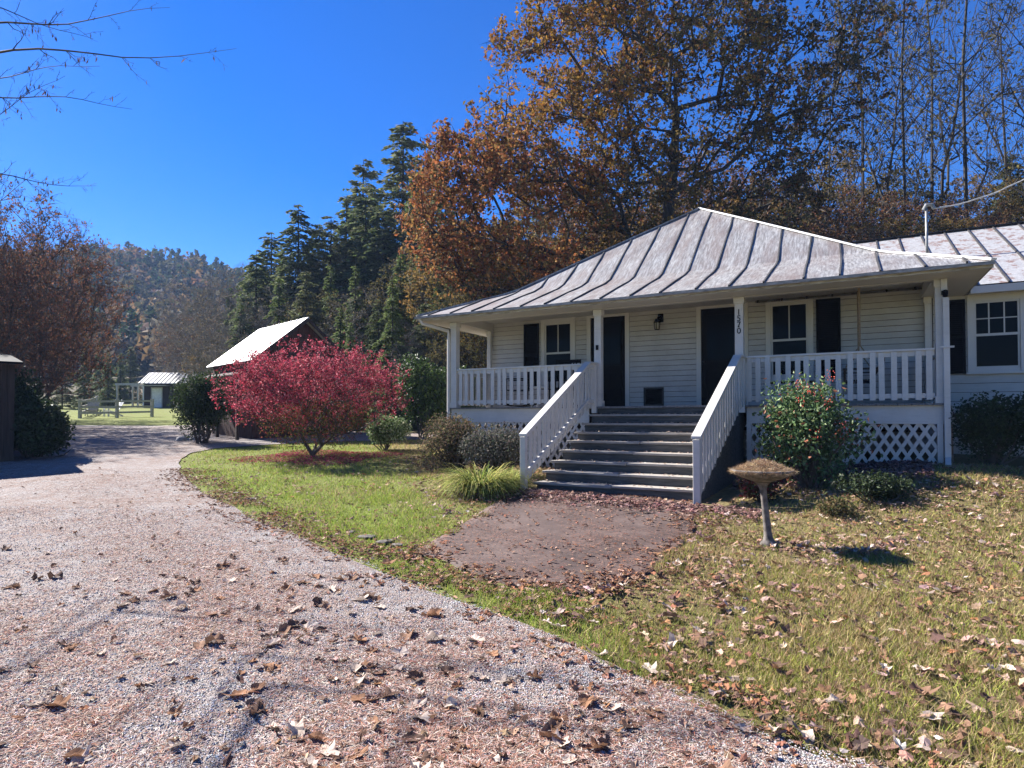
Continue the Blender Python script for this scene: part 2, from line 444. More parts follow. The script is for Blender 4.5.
def window(o, n, parent, cols=2, rows=1, sill=True):
    u0, u1, z0, z1 = o
    f = MB()
    for a in ((u0 - TR, u0, z0 - .06, z1 + TR), (u1, u1 + TR, z0 - .06, z1 + TR), (u0, u1, z1, z1 + TR)):
        f.box(a[0], a[1], n - .045, n + .01, a[2], a[3])
    f.box(u0 - TR - .03, u1 + TR + .03, n - .052, n + .01, z1 + TR + .001, z1 + TR + .03)
    win = f.part('window', TRIM, parent, .003)
    s = MB(); s.box(u0 - TR - .03, u1 + TR + .03, n - .085, n + .01, z0 - .1, z0 - .061); s.box(u0, u1, n - .03, n + .01, z0 - .06, z0)
    s.part('sill', TRIM, win, .003)
    zm = (z0 + z1) / 2
    for k, (a, b_) in enumerate(((zm - .02, z1), (z0, zm + .02))):
        s = MB(); y0 = n - .028 + .014 * k; y1 = y0 + .03; w_ = .035
        s.box(u0 + .001, u0 + w_, y0, y1, a, b_); s.box(u1 - w_, u1 - .001, y0, y1, a, b_)
        s.box(u0 + w_, u1 - w_, y0, y1, a, a + .045); s.box(u0 + w_, u1 - w_, y0, y1, b_ - .035, b_)
        for c in range(1, cols):
            x = u0 + (u1 - u0) * c / cols; s.box(x - .01, x + .01, y0 + .003, y1 - .003, a + .045, b_ - .035)
        for r in range(1, rows):
            z = a + (b_ - a) * r / rows; s.box(u0 + w_, u1 - w_, y0 + .005, y1 - .005, z - .009, z + .009)
        s.part('sash', TRIM, win)
    g = MB(); g.box(u0 + .01, u1 - .01, n - .012, n - .009, z0 + .01, z1 - .01); g.part('pane', GLASS, win)
    return win
window(win1, WN - .002, house); window(win2, WN - .002, house)
def shutter(u0, u1, z0, z1, n):
    s = MB(); s.box(u0, u0 + .045, n - .065, n - .03, z0, z1); s.box(u1 - .045, u1, n - .065, n - .03, z0, z1)
    for z in (z0, (z0 + z1) / 2 - .03, z1 - .06): s.box(u0 + .045, u1 - .045, n - .062, n - .032, z, z + .06)
    z = z0 + .07
    while z < z1 - .07:
        s.hexa([(u0 + .045, n - .06, z), (u1 - .045, n - .06, z), (u1 - .045, n - .05, z + .004), (u0 + .045, n - .05, z + .004),
                (u0 + .045, n - .045, z + .03), (u1 - .045, n - .045, z + .03), (u1 - .045, n - .034, z + .034), (u0 + .045, n - .034, z + .034)])
        z += .038
    s.box(u0 + .04, u1 - .04, n - .034, n - .03, z0 + .02, z1 - .02)
    return s.part('shutter', BLACKP, house)
shutter(1.06, 1.48, 2.40, 3.98, WN); shutter(7.73, 8.17, 2.40, 4.0, WN)
def door(o, storm):
    u0, u1, z0, z1 = o; n = WN
    f = MB()
    f.box(u0 - TR, u0, n - .045, n + .01, z0, z1 + TR); f.box(u1, u1 + TR, n - .045, n + .01, z0, z1 + TR); f.box(u0, u1, n - .045, n + .01, z1, z1 + TR)
    f.box(u0 - TR - .02, u1 + TR + .02, n - .053, n + .01, z1 + TR + .001, z1 + TR + .03)
    fr = f.part('door_frame', TRIM, house, .003)
    d = MB(); d.box(u0, u1, n - .006, n - .001, z0, z1)
    for a, b2 in ((z0 + .15, z0 + .85), (z0 + 1.0, z1 - .12)):
        d.box(u0 + .1, u0 + .12, n - .016, n - .006, a, b2); d.box(u1 - .12, u1 - .1, n - .016, n - .006, a, b2)
        d.box(u0 + .12, u1 - .12, n - .016, n - .006, a, a + .02); d.box(u0 + .12, u1 - .12, n - .016, n - .006, b2 - .02, b2)
    dd = d.part('door', DOORM, house)
    g = MB(); g.box(u0 + .13, u1 - .13, n - .010, n - .0065, z0 + 1.03, z1 - .15); g.part('pane', GLASS, dd)
    h = MB(); h.tube([(u0 + .06, n - .02, z0 + 1.0), (u0 + .06, n - .06, z0 + 1.0)], .012, 8); h.tube([(u0 + .06, n - .06, z0 + 1.0), (u0 + .06, n - .085, z0 + 1.0)], .03, 10)
    h.part('handle', DARKMETAL, dd, smooth=True)
door(door1, True); door(door2, True)
v = MB(); v.box(4.16, 4.62, WN - .05, WN - .001, 1.88, 1.92); v.box(4.16, 4.62, WN - .05, WN - .001, 2.26, 2.30); v.box(4.16, 4.2, WN - .05, WN - .001, 1.92, 2.26); v.box(4.58, 4.62, WN - .05, WN - .001, 1.92, 2.26)
vent = v.part('wall_vent', DARKMETAL, house)
v = MB(); v.box(4.2, 4.58, WN - .035, WN - .028, 1.92, 2.26)
for k in range(6): v.box(4.2, 4.58, WN - .046, WN - .036, 1.94 + k * .055, 1.955 + k * .055)
v.part('grille', BLACKP, vent)
# wall lantern
l = MB(); l.box(4.50, 4.62, WN - .06, WN - .02, 3.78, 3.97); l.bar((4.56, WN - .06, 3.92), (4.53, WN - .18, 3.86), .03, .03)
lan = l.part('wall_lantern', BLACKP, house)
l = MB(); l.lathe([(.0, .19), (.035, .18), (.075, .10), (.08, .09), (.075, .085)], (4.52, WN - .2, 3.66), 10); l.lathe([(.0, -.02), (.05, -.01), (.055, .0)], (4.52, WN - .2, 3.6), 10)
for k in range(4): a_ = k * math.pi / 2; l.bar((4.52 + .055 * math.cos(a_), WN - .2 + .055 * math.sin(a_), 3.6), (4.52 + .07 * math.cos(a_), WN - .2 + .07 * math.sin(a_), 3.75), .01, .01)
l.part('lamp_shade', BLACKP, lan)
l = MB(); l.lathe([(.045, 0), (.062, .14)], (4.52, WN - .2, 3.605), 10); l.part('lamp_glass', LAMPGLASS, lan, smooth=True)
# stain under the lantern stays in the siding paint; small doorbell box on the post
# porch floor, band, posts, beam
p = MB()
k = 0; x = .0
while x < LU - .02:
    x2 = min(x + .098, LU); p.box(x, x2 - .004, -.03, WN - .03, DK - .03, DK); x += .1
p.part('porch_floor', DECK, house)
for q_ in ((.01, 3.5, .03, .07), (6.62, LU - .01, .03, .07), (.03, .07, .071, WN), (LU - .07, LU - .03, .071, WN)):
    p = MB(); p.box(q_[0], q_[1], q_[2], q_[3], 1.545, DK - .031); p.part('porch_band', WHITE, house)
def post(u, n=.07, w_=.13, z0=DK, z1=3.86, name='porch_post'):
    p = MB(); p.box(u - w_ / 2, u + w_ / 2, n - w_ / 2, n + w_ / 2, z0, z1)
    p.box(u - w_ / 2 - .018, u + w_ / 2 + .018, n - w_ / 2 - .018, n + w_ / 2 + .018, z1 - .12, z1 - .001)
    p.box(u - w_ / 2 - .018, u + w_ / 2 + .018, n - w_ / 2 - .018, n + w_ / 2 + .018, z0 + .001, z0 + .12)
    return p.part(name, WHITE, house, .004)
post(.09, w_=.16); P2 = post(3.70, w_=.15); P3 = post(6.50, w_=.15); post(9.60, w_=.11); post(.09, WN - .12, .1)
post(9.60, WN - .12, .09)
bmv = MB(); bmv.box(0, LU, .0, .14, 3.861, 4.12); bmv.box(0, .14, .141, WN, 3.861, 4.12); bmv.box(LU - .14, LU, .141, WN, 3.861, 4.12)
bmv.part('porch_beam', WHITE, house, .003)
cl = MB()
x = .15
while x < LU - .15:
    cl.box(x, min(x + .146, LU - .15), .145, WN - .01, 4.06, 4.075); x += .15
cl.part('porch_ceiling', SIDING, house)
# lower supports: corner piers
pr = MB(); pr.box(-.0, .2, .075, .25, hg(0, 0) - .3, DK - .03); pr.part('pier', WHITE, house, .004)
pr = MB(); pr.box(LU - .03, LU + .14, .075, .27, 1.5, DK - .031); pr.part('pier_cap', WHITE, house, .004)
pr = MB(); pr.box(LU - .01, LU + .12, .08, .25, hg(LU, 0) - .2, 1.499); pr.part('pier', noisy('bare_wood', (.14, .09, .06), (.3, .22, .16), 8, .85), house, .004)
# lattice
def lattice(a0, a1, z0, z1, fn, name='lattice_panel'):
    mb = MB(); st = .165; w_ = .055; d0 = .0
    for s in (1, -1):
        c = -(z1 - z0) - .2; KS = .6
        while c < (a1 - a0) + (z1 - z0) + .2:
            # line: a = c + s*(z - z0) ; clip in z
            lo, hi = z0, z1
            if s == 1:
                lo = max(lo, z0 - c / KS); hi = min(hi, z0 + ((a1 - a0) - c) / KS)
                A = lambda z: a0 + c + (z - z0) * KS
            else:
                lo = max(lo, z0 + (c - (a1 - a0)) / KS); hi = min(hi, z0 + c / KS)
                A = lambda z: a0 + c - (z - z0) * KS
            if hi - lo > .03:
                dd = .0 if s == 1 else .009
                V = []
                for off in (dd, dd + .008):
                    for z, q in ((lo, -1), (lo, 1), (hi, 1), (hi, -1)): V.append(fn(A(z) + q * w_ * .58, off, z))
                mb.hexa(V)
            c += st
    return mb.part(name, WHITE, house)
gl = lambda u: hg(u, 0) - .02
lattice(.1, 3.50, .45, 1.544, lambda a, o, z: (a, .045 + o, z))
lattice(6.62, LU - .1, .55, 1.544, lambda a, o, z: (a, .045 + o, z))
lattice(.1, WN, .5, 1.544, lambda a, o, z: (.045 + o, a, z))
lattice(.28, WN, .7, 1.544, lambda a, o, z: (LU - .055 + o, a, z))
fr = MB(); fr.box(.02, .1, .02, .044, .3, 1.544); fr.box(.101, 3.5, .02, .044, 1.5, 1.544); fr.part('lattice_frame', WHITE, house)
fr = MB(); fr.box(6.62, 6.70, .02, .044, .4, 1.544); fr.box(LU - .1, LU - .02, .02, .044, .5, 1.544); fr.box(6.701, LU - .101, .02, .044, 1.50, 1.544)
fr.part('lattice_frame', WHITE, house)

# railings: baluster boards are sub-parts
def railing(u0, u1, n0, n1, sp=.168):
    L = math.hypot(u1 - u0, n1 - n0); ang = math.atan2(n1 - n0, u1 - u0)
    r = MB(); hd = lambda a, n_, z: (u0 + math.cos(ang) * a - math.sin(ang) * n_, n0 + math.sin(ang) * a + math.cos(ang) * n_, z)
    def bx(a0, a1, n_0, n_1, z0, z1): r.hexa([hd(a0, n_0, z0), hd(a1, n_0, z0), hd(a1, n_1, z0), hd(a0, n_1, z0), hd(a0, n_0, z1), hd(a1, n_0, z1), hd(a1, n_1, z1), hd(a0, n_1, z1)])
    bx(0, L, -.035, .07, 2.715, 2.75); bx(0, L, .0, .04, 2.63, 2.714); bx(0, L, .0, .04, 1.93, 2.01)
    rail = r.part('railing', WHITE, house, .002)
    m = MB(); m.box(-.043, .043, -.022, -.001, 1.90, 2.714); bal = None
    k = max(2, int(round(L / sp)))
    for i in range(k):
        a = L * (i + .5) / k; p_ = hd(a, 0, 0)
        if bal is None: bal = m.part('baluster', WHITE, rail); o = bal
        else: o = bal.copy(); COL.objects.link(o); o.parent = rail
        o.location = (p_[0], p_[1], random.uniform(-.004, .004)); o.rotation_euler = (random.uniform(-.004, .004), random.uniform(-.01, .01), ang)
    return rail
railing(.18, 3.62, .04, .04); railing(6.58, 9.53, .04, .04); railing(LU - .03, LU - .03, .14, WN - .08); railing(.05, .05, WN - .08, .14)

# steps and stair rails
NS, RUN, RISE = 9, .30, (DK - .32) / 9
SK = .10
def su(u, n): return u + SK * n
stairs = MB()
def shbox(mb, u0, u1, n0, n1, z0, z1):
    mb.hexa([(su(u0, n0), n0, z0), (su(u1, n0), n0, z0), (su(u1, n1), n1, z0), (su(u0, n1), n1, z0), (su(u0, n0), n0, z1), (su(u1, n0), n0, z1), (su(u1, n1), n1, z1), (su(u0, n1), n1, z1)])
SU0, SU1 = 3.70, 6.52
for s in range(1, NS + 1):     # stringers/risers
    n = -.06 - RUN * (s - 1); z1 = DK - RISE * (s - 1) - .042
    shbox(stairs, SU0 + .05, SU1 - .05, n + .02, n + .045, z1 - RISE + .005 - (.1 if s == NS else 0), z1)
for uu in (SU0 + .02, SU1 - .05, 5.08):
    for s in range(1, NS + 1):
        n = -.06 - RUN * (s - 1); z1 = DK - RISE * (s - 1) - .045
        shbox(stairs, uu, uu + .03, n + .046, n + .046 + RUN * .98, .1, z1)
st = stairs.part('staircase', STAIRW, house)
for s in range(0, NS):
    n = -.06 - RUN * s; z = DK - RISE * s
    if s == 0: a, b_ = n - .02, -.032
    else: a, b_ = n - .02, n + RUN - .0
    for h_, (q0, q1) in enumerate(((SU0, 5.095), (5.105, SU1 - .02))):
        t_ = MB(); dz = random.uniform(-.006, .006); ex = random.uniform(-.015, .015)
        shbox(t_, q0 - .02 * (h_ == 0), q1, a + ex, (a + b_) / 2 - .004, z - .04 + dz, z + dz)
        if b_ - a > .15: shbox(t_, q0 - .02 * (h_ == 0), q1, (a + b_) / 2 + .004, b_ - .012, z - .04 + dz, z + dz)
        t_.part('tread', TREADW if s > 0 else DECK, st, .004)
def stair_rail(u, side):
    r = MB(); w_ = .045
    N0, N1, NE = -.02, -.36, -2.72
    zt0, zt1 = 2.75, 1.36
    def sb(n0, z0, n1, z1, w2, h): r.hexa([(su(u, n0) - w2, n0, z0 - h), (su(u, n0) + w2, n0, z0 - h), (su(u, n1) + w2, n1, z1 - h), (su(u, n1) - w2, n1, z1 - h),
                                           (su(u, n0) - w2, n0, z0), (su(u, n0) + w2, n0, z0), (su(u, n1) + w2, n1, z1), (su(u, n1) - w2, n1, z1)])
    sb(N0, zt0, N1, zt0, .07, .035); sb(N1 + .001, zt0, NE - .06, zt1 - .03, .07, .04)
    sb(N0, zt0 - .037, N1, zt0 - .037, .02, .09); sb(N1, zt0 - .042, NE, zt1 - .042, .02, .09)
    sb(N0, 1.98, N1, 1.98, .02, .08); sb(N1, 1.98, NE, .66, .02, .08)
    rail = r.part('railing', WHITE, house, .002)
    k = 18; first = None
    for i in range(k):
        n = N0 - .04 + (NE - N0 + .12) * i / (k - 1)
        top = zt0 - .04 if n > N1 else zt0 - .045 + (zt1 - zt0) * (n - N1) / (NE - N1)
        bot = 1.80 if n > N1 else 1.76 + (.42 - 1.74) * (n - N1) / (NE - N1)
        m = MB(); o = .021 * side
        x0, x1 = sorted((o, o + .02 * side)); sl = (zt0 - zt1) / (N1 - NE) if n < N1 else 0; h = .060
        m.hexa([(x0, -h, bot - h * sl), (x1, -h, bot - h * sl), (x1, h, bot + h * sl), (x0, h, bot + h * sl),
                (x0, -h, top - h * sl), (x1, -h, top - h * sl), (x1, h, top + h * sl), (x0, h, top + h * sl)])
        b_ = m.part('baluster', WHITE, rail); b_.location = (su(u, n), n, 0); b_.rotation_euler = (random.uniform(-.008, .008), 0, 0)
    q = MB(); x = su(u, NE - .02); q.box(x - .05, x + .05, NE - .07, NE + .03, hg(x, NE) - .1, zt1 - .08); q.part('newel_post', WHITE, rail, .004)
    q = MB(); q.box(su(u, -.03) - .05, su(u, -.03) + .05, -.12, -.031, 1.7, zt0 - .036); q.part('newel_post', WHITE, rail, .004)
stair_rail(3.66, -1); stair_rail(6.56, 1)

# house number on the right of the two stair posts
def text_mesh(s, size):
    cu = bpy.data.curves.new('t', 'FONT'); cu.body = s; cu.size = size; cu.extrude = .004; cu.align_x = 'CENTER'
    o = bpy.data.objects.new('t', cu); COL.objects.link(o)
    bpy.context.view_layer.update()
    me = bpy.data.meshes.new_from_object(o.evaluated_get(bpy.context.evaluated_depsgraph_get())); bpy.data.objects.remove(o); return me
num = MB(); num.box(6.49, 6.51, -.009, -.0055, 3.30, 3.32)
num = num.part('house_number', BLACKP, house)
for i, ch in enumerate('1570'):
    o = link('digit', text_mesh(ch, .155), num, BLACKP); o.location = (6.50, -.011, 3.53 - i * .117); o.rotation_euler = (R(90), 0, 0)
b_ = MB(); b_.box(3.67, 3.72, -.03, -.006, 3.02, 3.12); b_.part('doorbell_box', BLACKP, house)

# ---- main roof: bellcast pyramid
OV = .57; E0, E1 = -OV, LU + OV; ZE, ZB, ZP = 3.97, 4.80, 7.26; BR = 2.15
ctr = (E0 + E1) / 2
rings = [(0, ZE), (BR * .55, ZE + .40 * BR * .52), (BR - .18, ZB - .10), (BR + .18, ZB + .07), (BR + 2.0, ZB + (ZP - ZB) * (2.0) / (ctr - E0 - BR)), (ctr - E0, ZP)]
def roofz(d):       # height of the roof skin at distance d in from the eave
    return float(np.interp(d, [r_[0] for r_ in rings], [r_[1] for r_ in rings]))
def dn_of(z): return float(np.interp(z, [r_[1] for r_ in rings], [r_[0] for r_ in rings]))
SSL = (ZP - ZE) / (ctr - E0)      # the two end slopes run straight from peak to eave, only front and back kick out
def du_of(z): return (z - ZE) / SSL
rm = MB()
nseg = 24
def side_pt(s, a, d):      # s = side, a = 0..1 along it, d = distance in on the front slope at this height
    z = roofz(d); du = du_of(z); ul, uh, nl, nh = E0 + du, E1 - du, E0 + d, E1 - d
    return [(ul + (uh - ul) * a, nl, z), (uh, nl + (nh - nl) * a, z), (uh - (uh - ul) * a, nh, z), (ul, nh - (nh - nl) * a, z)][s]
for s in range(4):
    V = []; ds = [r_[0] for r_ in rings]
    for d in ds:
        for k in range(nseg + 1):
            a = k / nseg; x_, y_, z_ = side_pt(s, a, d)
            V.append((x_, y_, z_ + .006 * math.sin(a * 37 + d * 3 + s)))
    Fq = [[i * (nseg + 1) + j, i * (nseg + 1) + j + 1, (i + 1) * (nseg + 1) + j + 1, (i + 1) * (nseg + 1) + j] for i in range(len(ds) - 1) for j in range(nseg)]
    rm.add(V, Fq)
rf = rm.part('roof', ROOFM, house)
# standing seams
sm = MB()
sp = .60
for s in range(4):
    q = E0 + .35
    while q < E1 - .2:
        dmax = min(q - E0, E1 - q)
        zmax = (ZE + SSL * dmax if s in (0, 2) else roofz(dmax)) - .02
        zs_ = [r_[1] for r_ in rings if r_[1] < zmax - .05] + [max(zmax, ZE + .02)]
        pts = []
        for z_ in zs_:
            dn_, du_ = dn_of(z_), du_of(z_); z = z_ + .012; wv = .018 * math.sin(q * 7 + z_ * 3)
            pts.append([(q + wv, E0 + dn_, z), (E1 - du_, q + wv, z), (q + wv, E1 - dn_, z), (E0 + du_, q + wv, z)][s])
        for a, b2 in zip(pts[:-1], pts[1:]): sm.bar(a, b2, .028, .03)
        q += sp * random.uniform(.93, 1.07)
sm.part('seam', TAR, rf)
# hip caps
for (sx, sy) in ((0, 0), (1, 0), (1, 1), (0, 1)):
    hc = MB(); pts = []
    for d, z in rings: pts.append((E0 + du_of(z) if sx == 0 else E1 - du_of(z), E0 + d if sy == 0 else E1 - d, z + .02))
    for a, b2 in zip(pts[:-1], pts[1:]): hc.bar(a, b2, .09, .035)
    hc.part('hip_cap', BRIGHTROOF if sx == 1 and sy == 0 else ROOFM, rf)
fa = MB()
T = .02
fa.box(E0, E1, E0 + .012, E0 + .035, 3.865, ZE - .012); fa.box(E0, E1, E1 - .035, E1 - .012, 3.865, ZE - .012)
fa.box(E0 + .012, E0 + .035, E0 + .036, E1 - .036, 3.865, ZE - .012); fa.box(E1 - .035, E1 - .012, E0 + .036, E1 - .036, 3.865, ZE - .012)
fa.part('fascia', noisy('weathered_fascia', (.2, .18, .15), (.5, .47, .42), 6, .7, .2, .003, (1, 4, 6)), house)
so_ = MB(); so_.box(E0 + .036, E1 - .036, E0 + .036, -.001, 3.868, 3.884); so_.box(E0 + .036, -.001, 0, E1 - .036, 3.868, 3.884); so_.box(LU + .001, E1 - .036, 0, E1 - .036, 3.868, 3.884); so_.box(0, LU, 9.68, E1 - .036, 3.868, 3.884)
so_.part('soffit', TRIM, house)
gt = MB()
gt.bar((E0, E0 - .03, ZE - .05), (E1, E0 - .03, ZE - .05), .08, .015); gt.bar((E0, E0 - .077, ZE - .045), (E1, E0 - .077, ZE - .045), .012, .05)
gut = gt.part('gutter', noisy('old_gutter', (.16, .15, .13), (.36, .34, .31), 7, .6, .2, .003, (1, 3, 3)), house)
dp = MB(); dp.tube([(E0 + .08, E0 - .02, 3.93), (E0 + .14, E0 + .05, 3.80), (-.02, -.06, 3.66), (-.03, -.03, 3.5), (-.03, -.03, .75)], .04, 8)
dp.part('downspout', WHITE, house)
dp = MB(); dp.bar((LU + .01, -.02, 3.86), (LU + .01, -.02, 3.6), .085, .07, (0, 1, 0)); dp.bar((LU + .03, -.045, 3.55), (LU + .03, -.045, .95), .085, .07, (0, 1, 0)); dp.bar((LU + .03, -.05, .95), (LU + .0, -.32, .84), .08, .06)
dp.box(LU - .07, LU + .13, -.1, -.084, 2.73, 2.76)
dp.part('downspout', WHITE, house, .003)
dp = MB(); dp.lathe([(.0, 0), (.035, .01), (.04, .09), (.02, .12), (0, .12)], (LU + .02, -.08, 3.55), 10); dp.box(LU - .03, LU + .06, -.08, -.03, 3.6, 3.66); dp.part('porch_lamp', BLACKP, house)

# ---- right wing
WW = 1.9; WU1 = 20.5
wwin = (10.33, 11.0, 2.50, 3.74); wwin2 = (12.6, 13.3, 2.5, 3.74); 
sd = MB(); siding(sd, LU + .06, WU1, .75, 3.93, WW, [grow_(o, TR - .005) for o in (wwin, wwin2)], pitch=.165)
sd.part('wing_wall', SIDING, house)
core = MB(); core.box(LU + .034, WU1, WW + .002, 9.3, .6, 3.93); core.part('wing_core', DARKW, house)  # dark backing colour paints the shade lines between the wing laps too
window(wwin, WW - .002, house, 3, 2); window(wwin2, WW - .002, house, 3, 2)
shutter(9.9, 10.2, 2.42, 3.80, WW); shutter(11.13, 11.45, 2.42, 3.8, WW)
wr = MB(); RN0, RN1, RZ0, RZ1 = 1.52, 5.55, 3.99, 6.0
VV = []
for d in np.linspace(0, 1, 6):
    for a in np.linspace(0, 1, 30): VV.append((6.6 + (WU1 + .3 - 6.6) * a, RN0 + (RN1 - RN0) * d, RZ0 + (RZ1 - RZ0) * d))
wr.add(VV, [[i * 30 + j, i * 30 + j + 1, (i + 1) * 30 + j + 1, (i + 1) * 30 + j] for i in range(5) for j in range(29)])
wr.hexa([(6.6, RN1 + .002, RZ1), (WU1 + .3, RN1 + .002, RZ1), (WU1 + .3, 9.58, RZ0), (6.6, 9.58, RZ0), (6.6, RN1 + .002, RZ1 - .02), (WU1 + .3, RN1 + .002, RZ1 - .02), (WU1 + .3, 9.58, RZ0 - .02), (6.6, 9.58, RZ0 - .02)])
wrf = wr.part('wing_roof', WINGM, house)
sm = MB(); q = 6.65
while q < WU1 + .3:
    sm.bar((q, RN0, RZ0 + .012), (q, RN1, RZ1 + .012), .03, .03); q += .46
sm.part('seam', TAR, wrf)
g = MB(); g.bar((6.6, RN1, RZ1 + .02), (WU1 + .3, RN1, RZ1 + .02), .18, .02); g.part('ridge_cap', TAR, wrf)
fa = MB(); fa.box(E1 + .02, WU1 + .3, RN0 + .01, RN0 + .035, 3.84, 3.972); fa.box(E1 + .02, WU1 + .3, RN0 + .036, WW - .03, 3.86, 3.875)
fa.part('wing_fascia', TRIM, house)
# service mast with its weatherhead
def onroof(u, n): return RZ0 + (RZ1 - RZ0) * (n - RN0) / (RN1 - RN0)
mu, mn = 9.78, 3.4
ms = MB(); ms.tube([(mu, mn, 4.7), (mu, mn, 6.02)], .026, 8); mast = ms.part('service_mast', GALV, house, smooth=True)
ms = MB(); ms.tube([(mu - .05, mn, 6.0), (mu, mn, 6.1), (mu + .1, mn, 6.09), (mu + .14, mn, 6.0)], [.035, .04, .04, .035], 8); ms.part('weatherhead', GALV, mast)

# ------------------------------------------------------------------ things on and by the porch
def rocker(u, n, rz, label):
    p = HW(u, n)
    e = empty('rocking_chair', (p[0], p[1], DK), HROT + rz, label=label, cat='rocking chair', group='rocking chairs on the porch')
    W = .29
    for s in (-1, 1):
        m = MB(); pts = [(s * W, .42 * math.sin(a), .36 - .34 * math.cos(a) - .0) for a in np.linspace(-1.05, 1.05, 9)]
        pts = [(s * W, .62 * math.sin(a), .04 + .28 * (1 - math.cos(a))) for a in np.linspace(-.95, .95, 9)]
        m.tube(pts, .017, 6); m.part('rocker', BLACKP, e)
        m = MB(); m.tube([(s * W, .26, .1), (s * W, .28, .45), (s * W, .34, .8), (s * W, .42, 1.14)], .018, 6); m.part('back_post', BLACKP, e)
        m = MB(); m.tube([(s * W, -.24, .1), (s * W, -.24, .66)], .018, 6); m.part('leg', BLACKP, e)
        m = MB(); m.box(s * W - .035, s * W + .035, -.32, .3, .66, .685); m.part('armrest', BLACKP, e, .004)
    m = MB()
    for k in range(6): m.box(-W + .01, W - .01, -.25 + k * .085, -.18 + k * .085, .40, .418)
    m.part('seat', BLACKP, e)
    m = MB()
    for k in range(7):
        x = -.2 + k * .066; m.bar((x, .27, .42), (x, .41, 1.08), .03, .012, (0, 1, 0))
    m.bar((-W, .415, 1.1), (W, .415, 1.1), .02, .08); m.part('backrest', BLACKP, e)
    return e
rocker(1.45, .75, R(-75), 'black slatted rocking chair on the porch, just left of the shuttered window')
rocker(2.55, .9, R(10), 'black rocking chair on the porch between the window and the stair rail')
# white side table with a patterned screen seen between them
p = HW(2.0, .85)
tb = empty('side_table', (p[0], p[1], DK), HROT, label='small low white table on the porch under the left window', cat='table')
m = MB(); m.box(-.22, .22, -.2, .2, .46, .49); m.part('table_top', CHAIRW, tb, .004)
for sx in (-1, 1):
    for sy in (-1, 1): m = MB(); m.box(sx * .18 - .02, sx * .18 + .02, sy * .16 - .02, sy * .16 + .02, 0, .459); m.part('leg', CHAIRW, tb, .003)
# porch swing hung across the right end of the porch
p = HW(8.45, .92)
sw = empty('porch_swing', (p[0], p[1], DK), HROT + R(90), label='dark wooden bench swing hanging by ropes at the right end of the porch', cat='porch swing')
SWM = noisy('swing_wood', (.03, .022, .016), (.09, .065, .045), 8, .7, .2, .003, (1, 5, 5))
m = MB()
for k in range(5): m.box(-.55, .55, -.22 + k * .092, -.14 + k * .092, .42, .44)
m.part('seat', SWM, sw)
m = MB()
for k in range(4): m.bar((-.55, -.24 - .05 * k, .52 + .09 * k), (.55, -.24 - .05 * k, .52 + .09 * k), .02, .07)
for x in (-.5, 0, .5): m.bar((x, -.2, .4), (x, -.41, .86), .04, .02, (0, 1, 0))
m.part('backrest', SWM, sw)
for s in (-1, 1):
    m = MB(); m.box(s * .56 - .03, s * .56 + .03, -.3, .25, .62, .645); m.box(s * .56 - .02, s * .56 + .02, .2, .24, .42, .62); m.part('armrest', SWM, sw)
    m = MB(); x = s * .56
    m.tube([(x, -.02, 2.23), (x, -.02, 1.42), (x, -.02, 1.05)], .017, 6); m.tube([(x, -.02, 1.05), (x, .2, .66)], .012, 6); m.tube([(x, -.02, 1.05), (x, -.26, .66)], .012, 6)
    m.part('rope', ROPE, sw)

# ------------------------------------------------------------------ vegetation tools
def frames(n, up=0.0):
    a = rng.normal(size=(n, 3)); a /= np.linalg.norm(a, axis=1)[:, None]
    b = rng.normal(size=(n, 3)); b -= a * (a * b).sum(1)[:, None]; b /= np.linalg.norm(b, axis=1)[:, None]
    return a, b, np.cross(a, b)
def quads(C, L, Wd, cols, a=None, b=None, c=None, fold=.25):
    n = len(C)
    if a is None: a, b, c = frames(n)
    L = np.broadcast_to(L, n)[:, None]; Wd = np.broadcast_to(Wd, n)[:, None]
    V = np.empty((n, 4, 3)); V[:, 0] = C - a * L / 2; V[:, 1] = C + b * Wd / 2 + c * Wd * fold; V[:, 2] = C + a * L / 2; V[:, 3] = C - b * Wd / 2 + c * Wd * fold
    Fq = np.arange(n * 4).reshape(n, 4)
    return V.reshape(-1, 3), Fq, np.repeat(cols, 4, 0)
def pal(n, cols, wts=None, jit=.18, idx=None):
    cols = np.array(cols, float)
    if wts is not None: wts = np.array(wts, float) / sum(wts)
    k = rng.choice(len(cols), n, p=wts) if idx is None else idx
    c = cols[k] * (1 + jit * rng.normal(size=(n, 1))); c *= 1 + .05 * rng.normal(size=(n, 3))
    return np.clip(c, .004, .9)
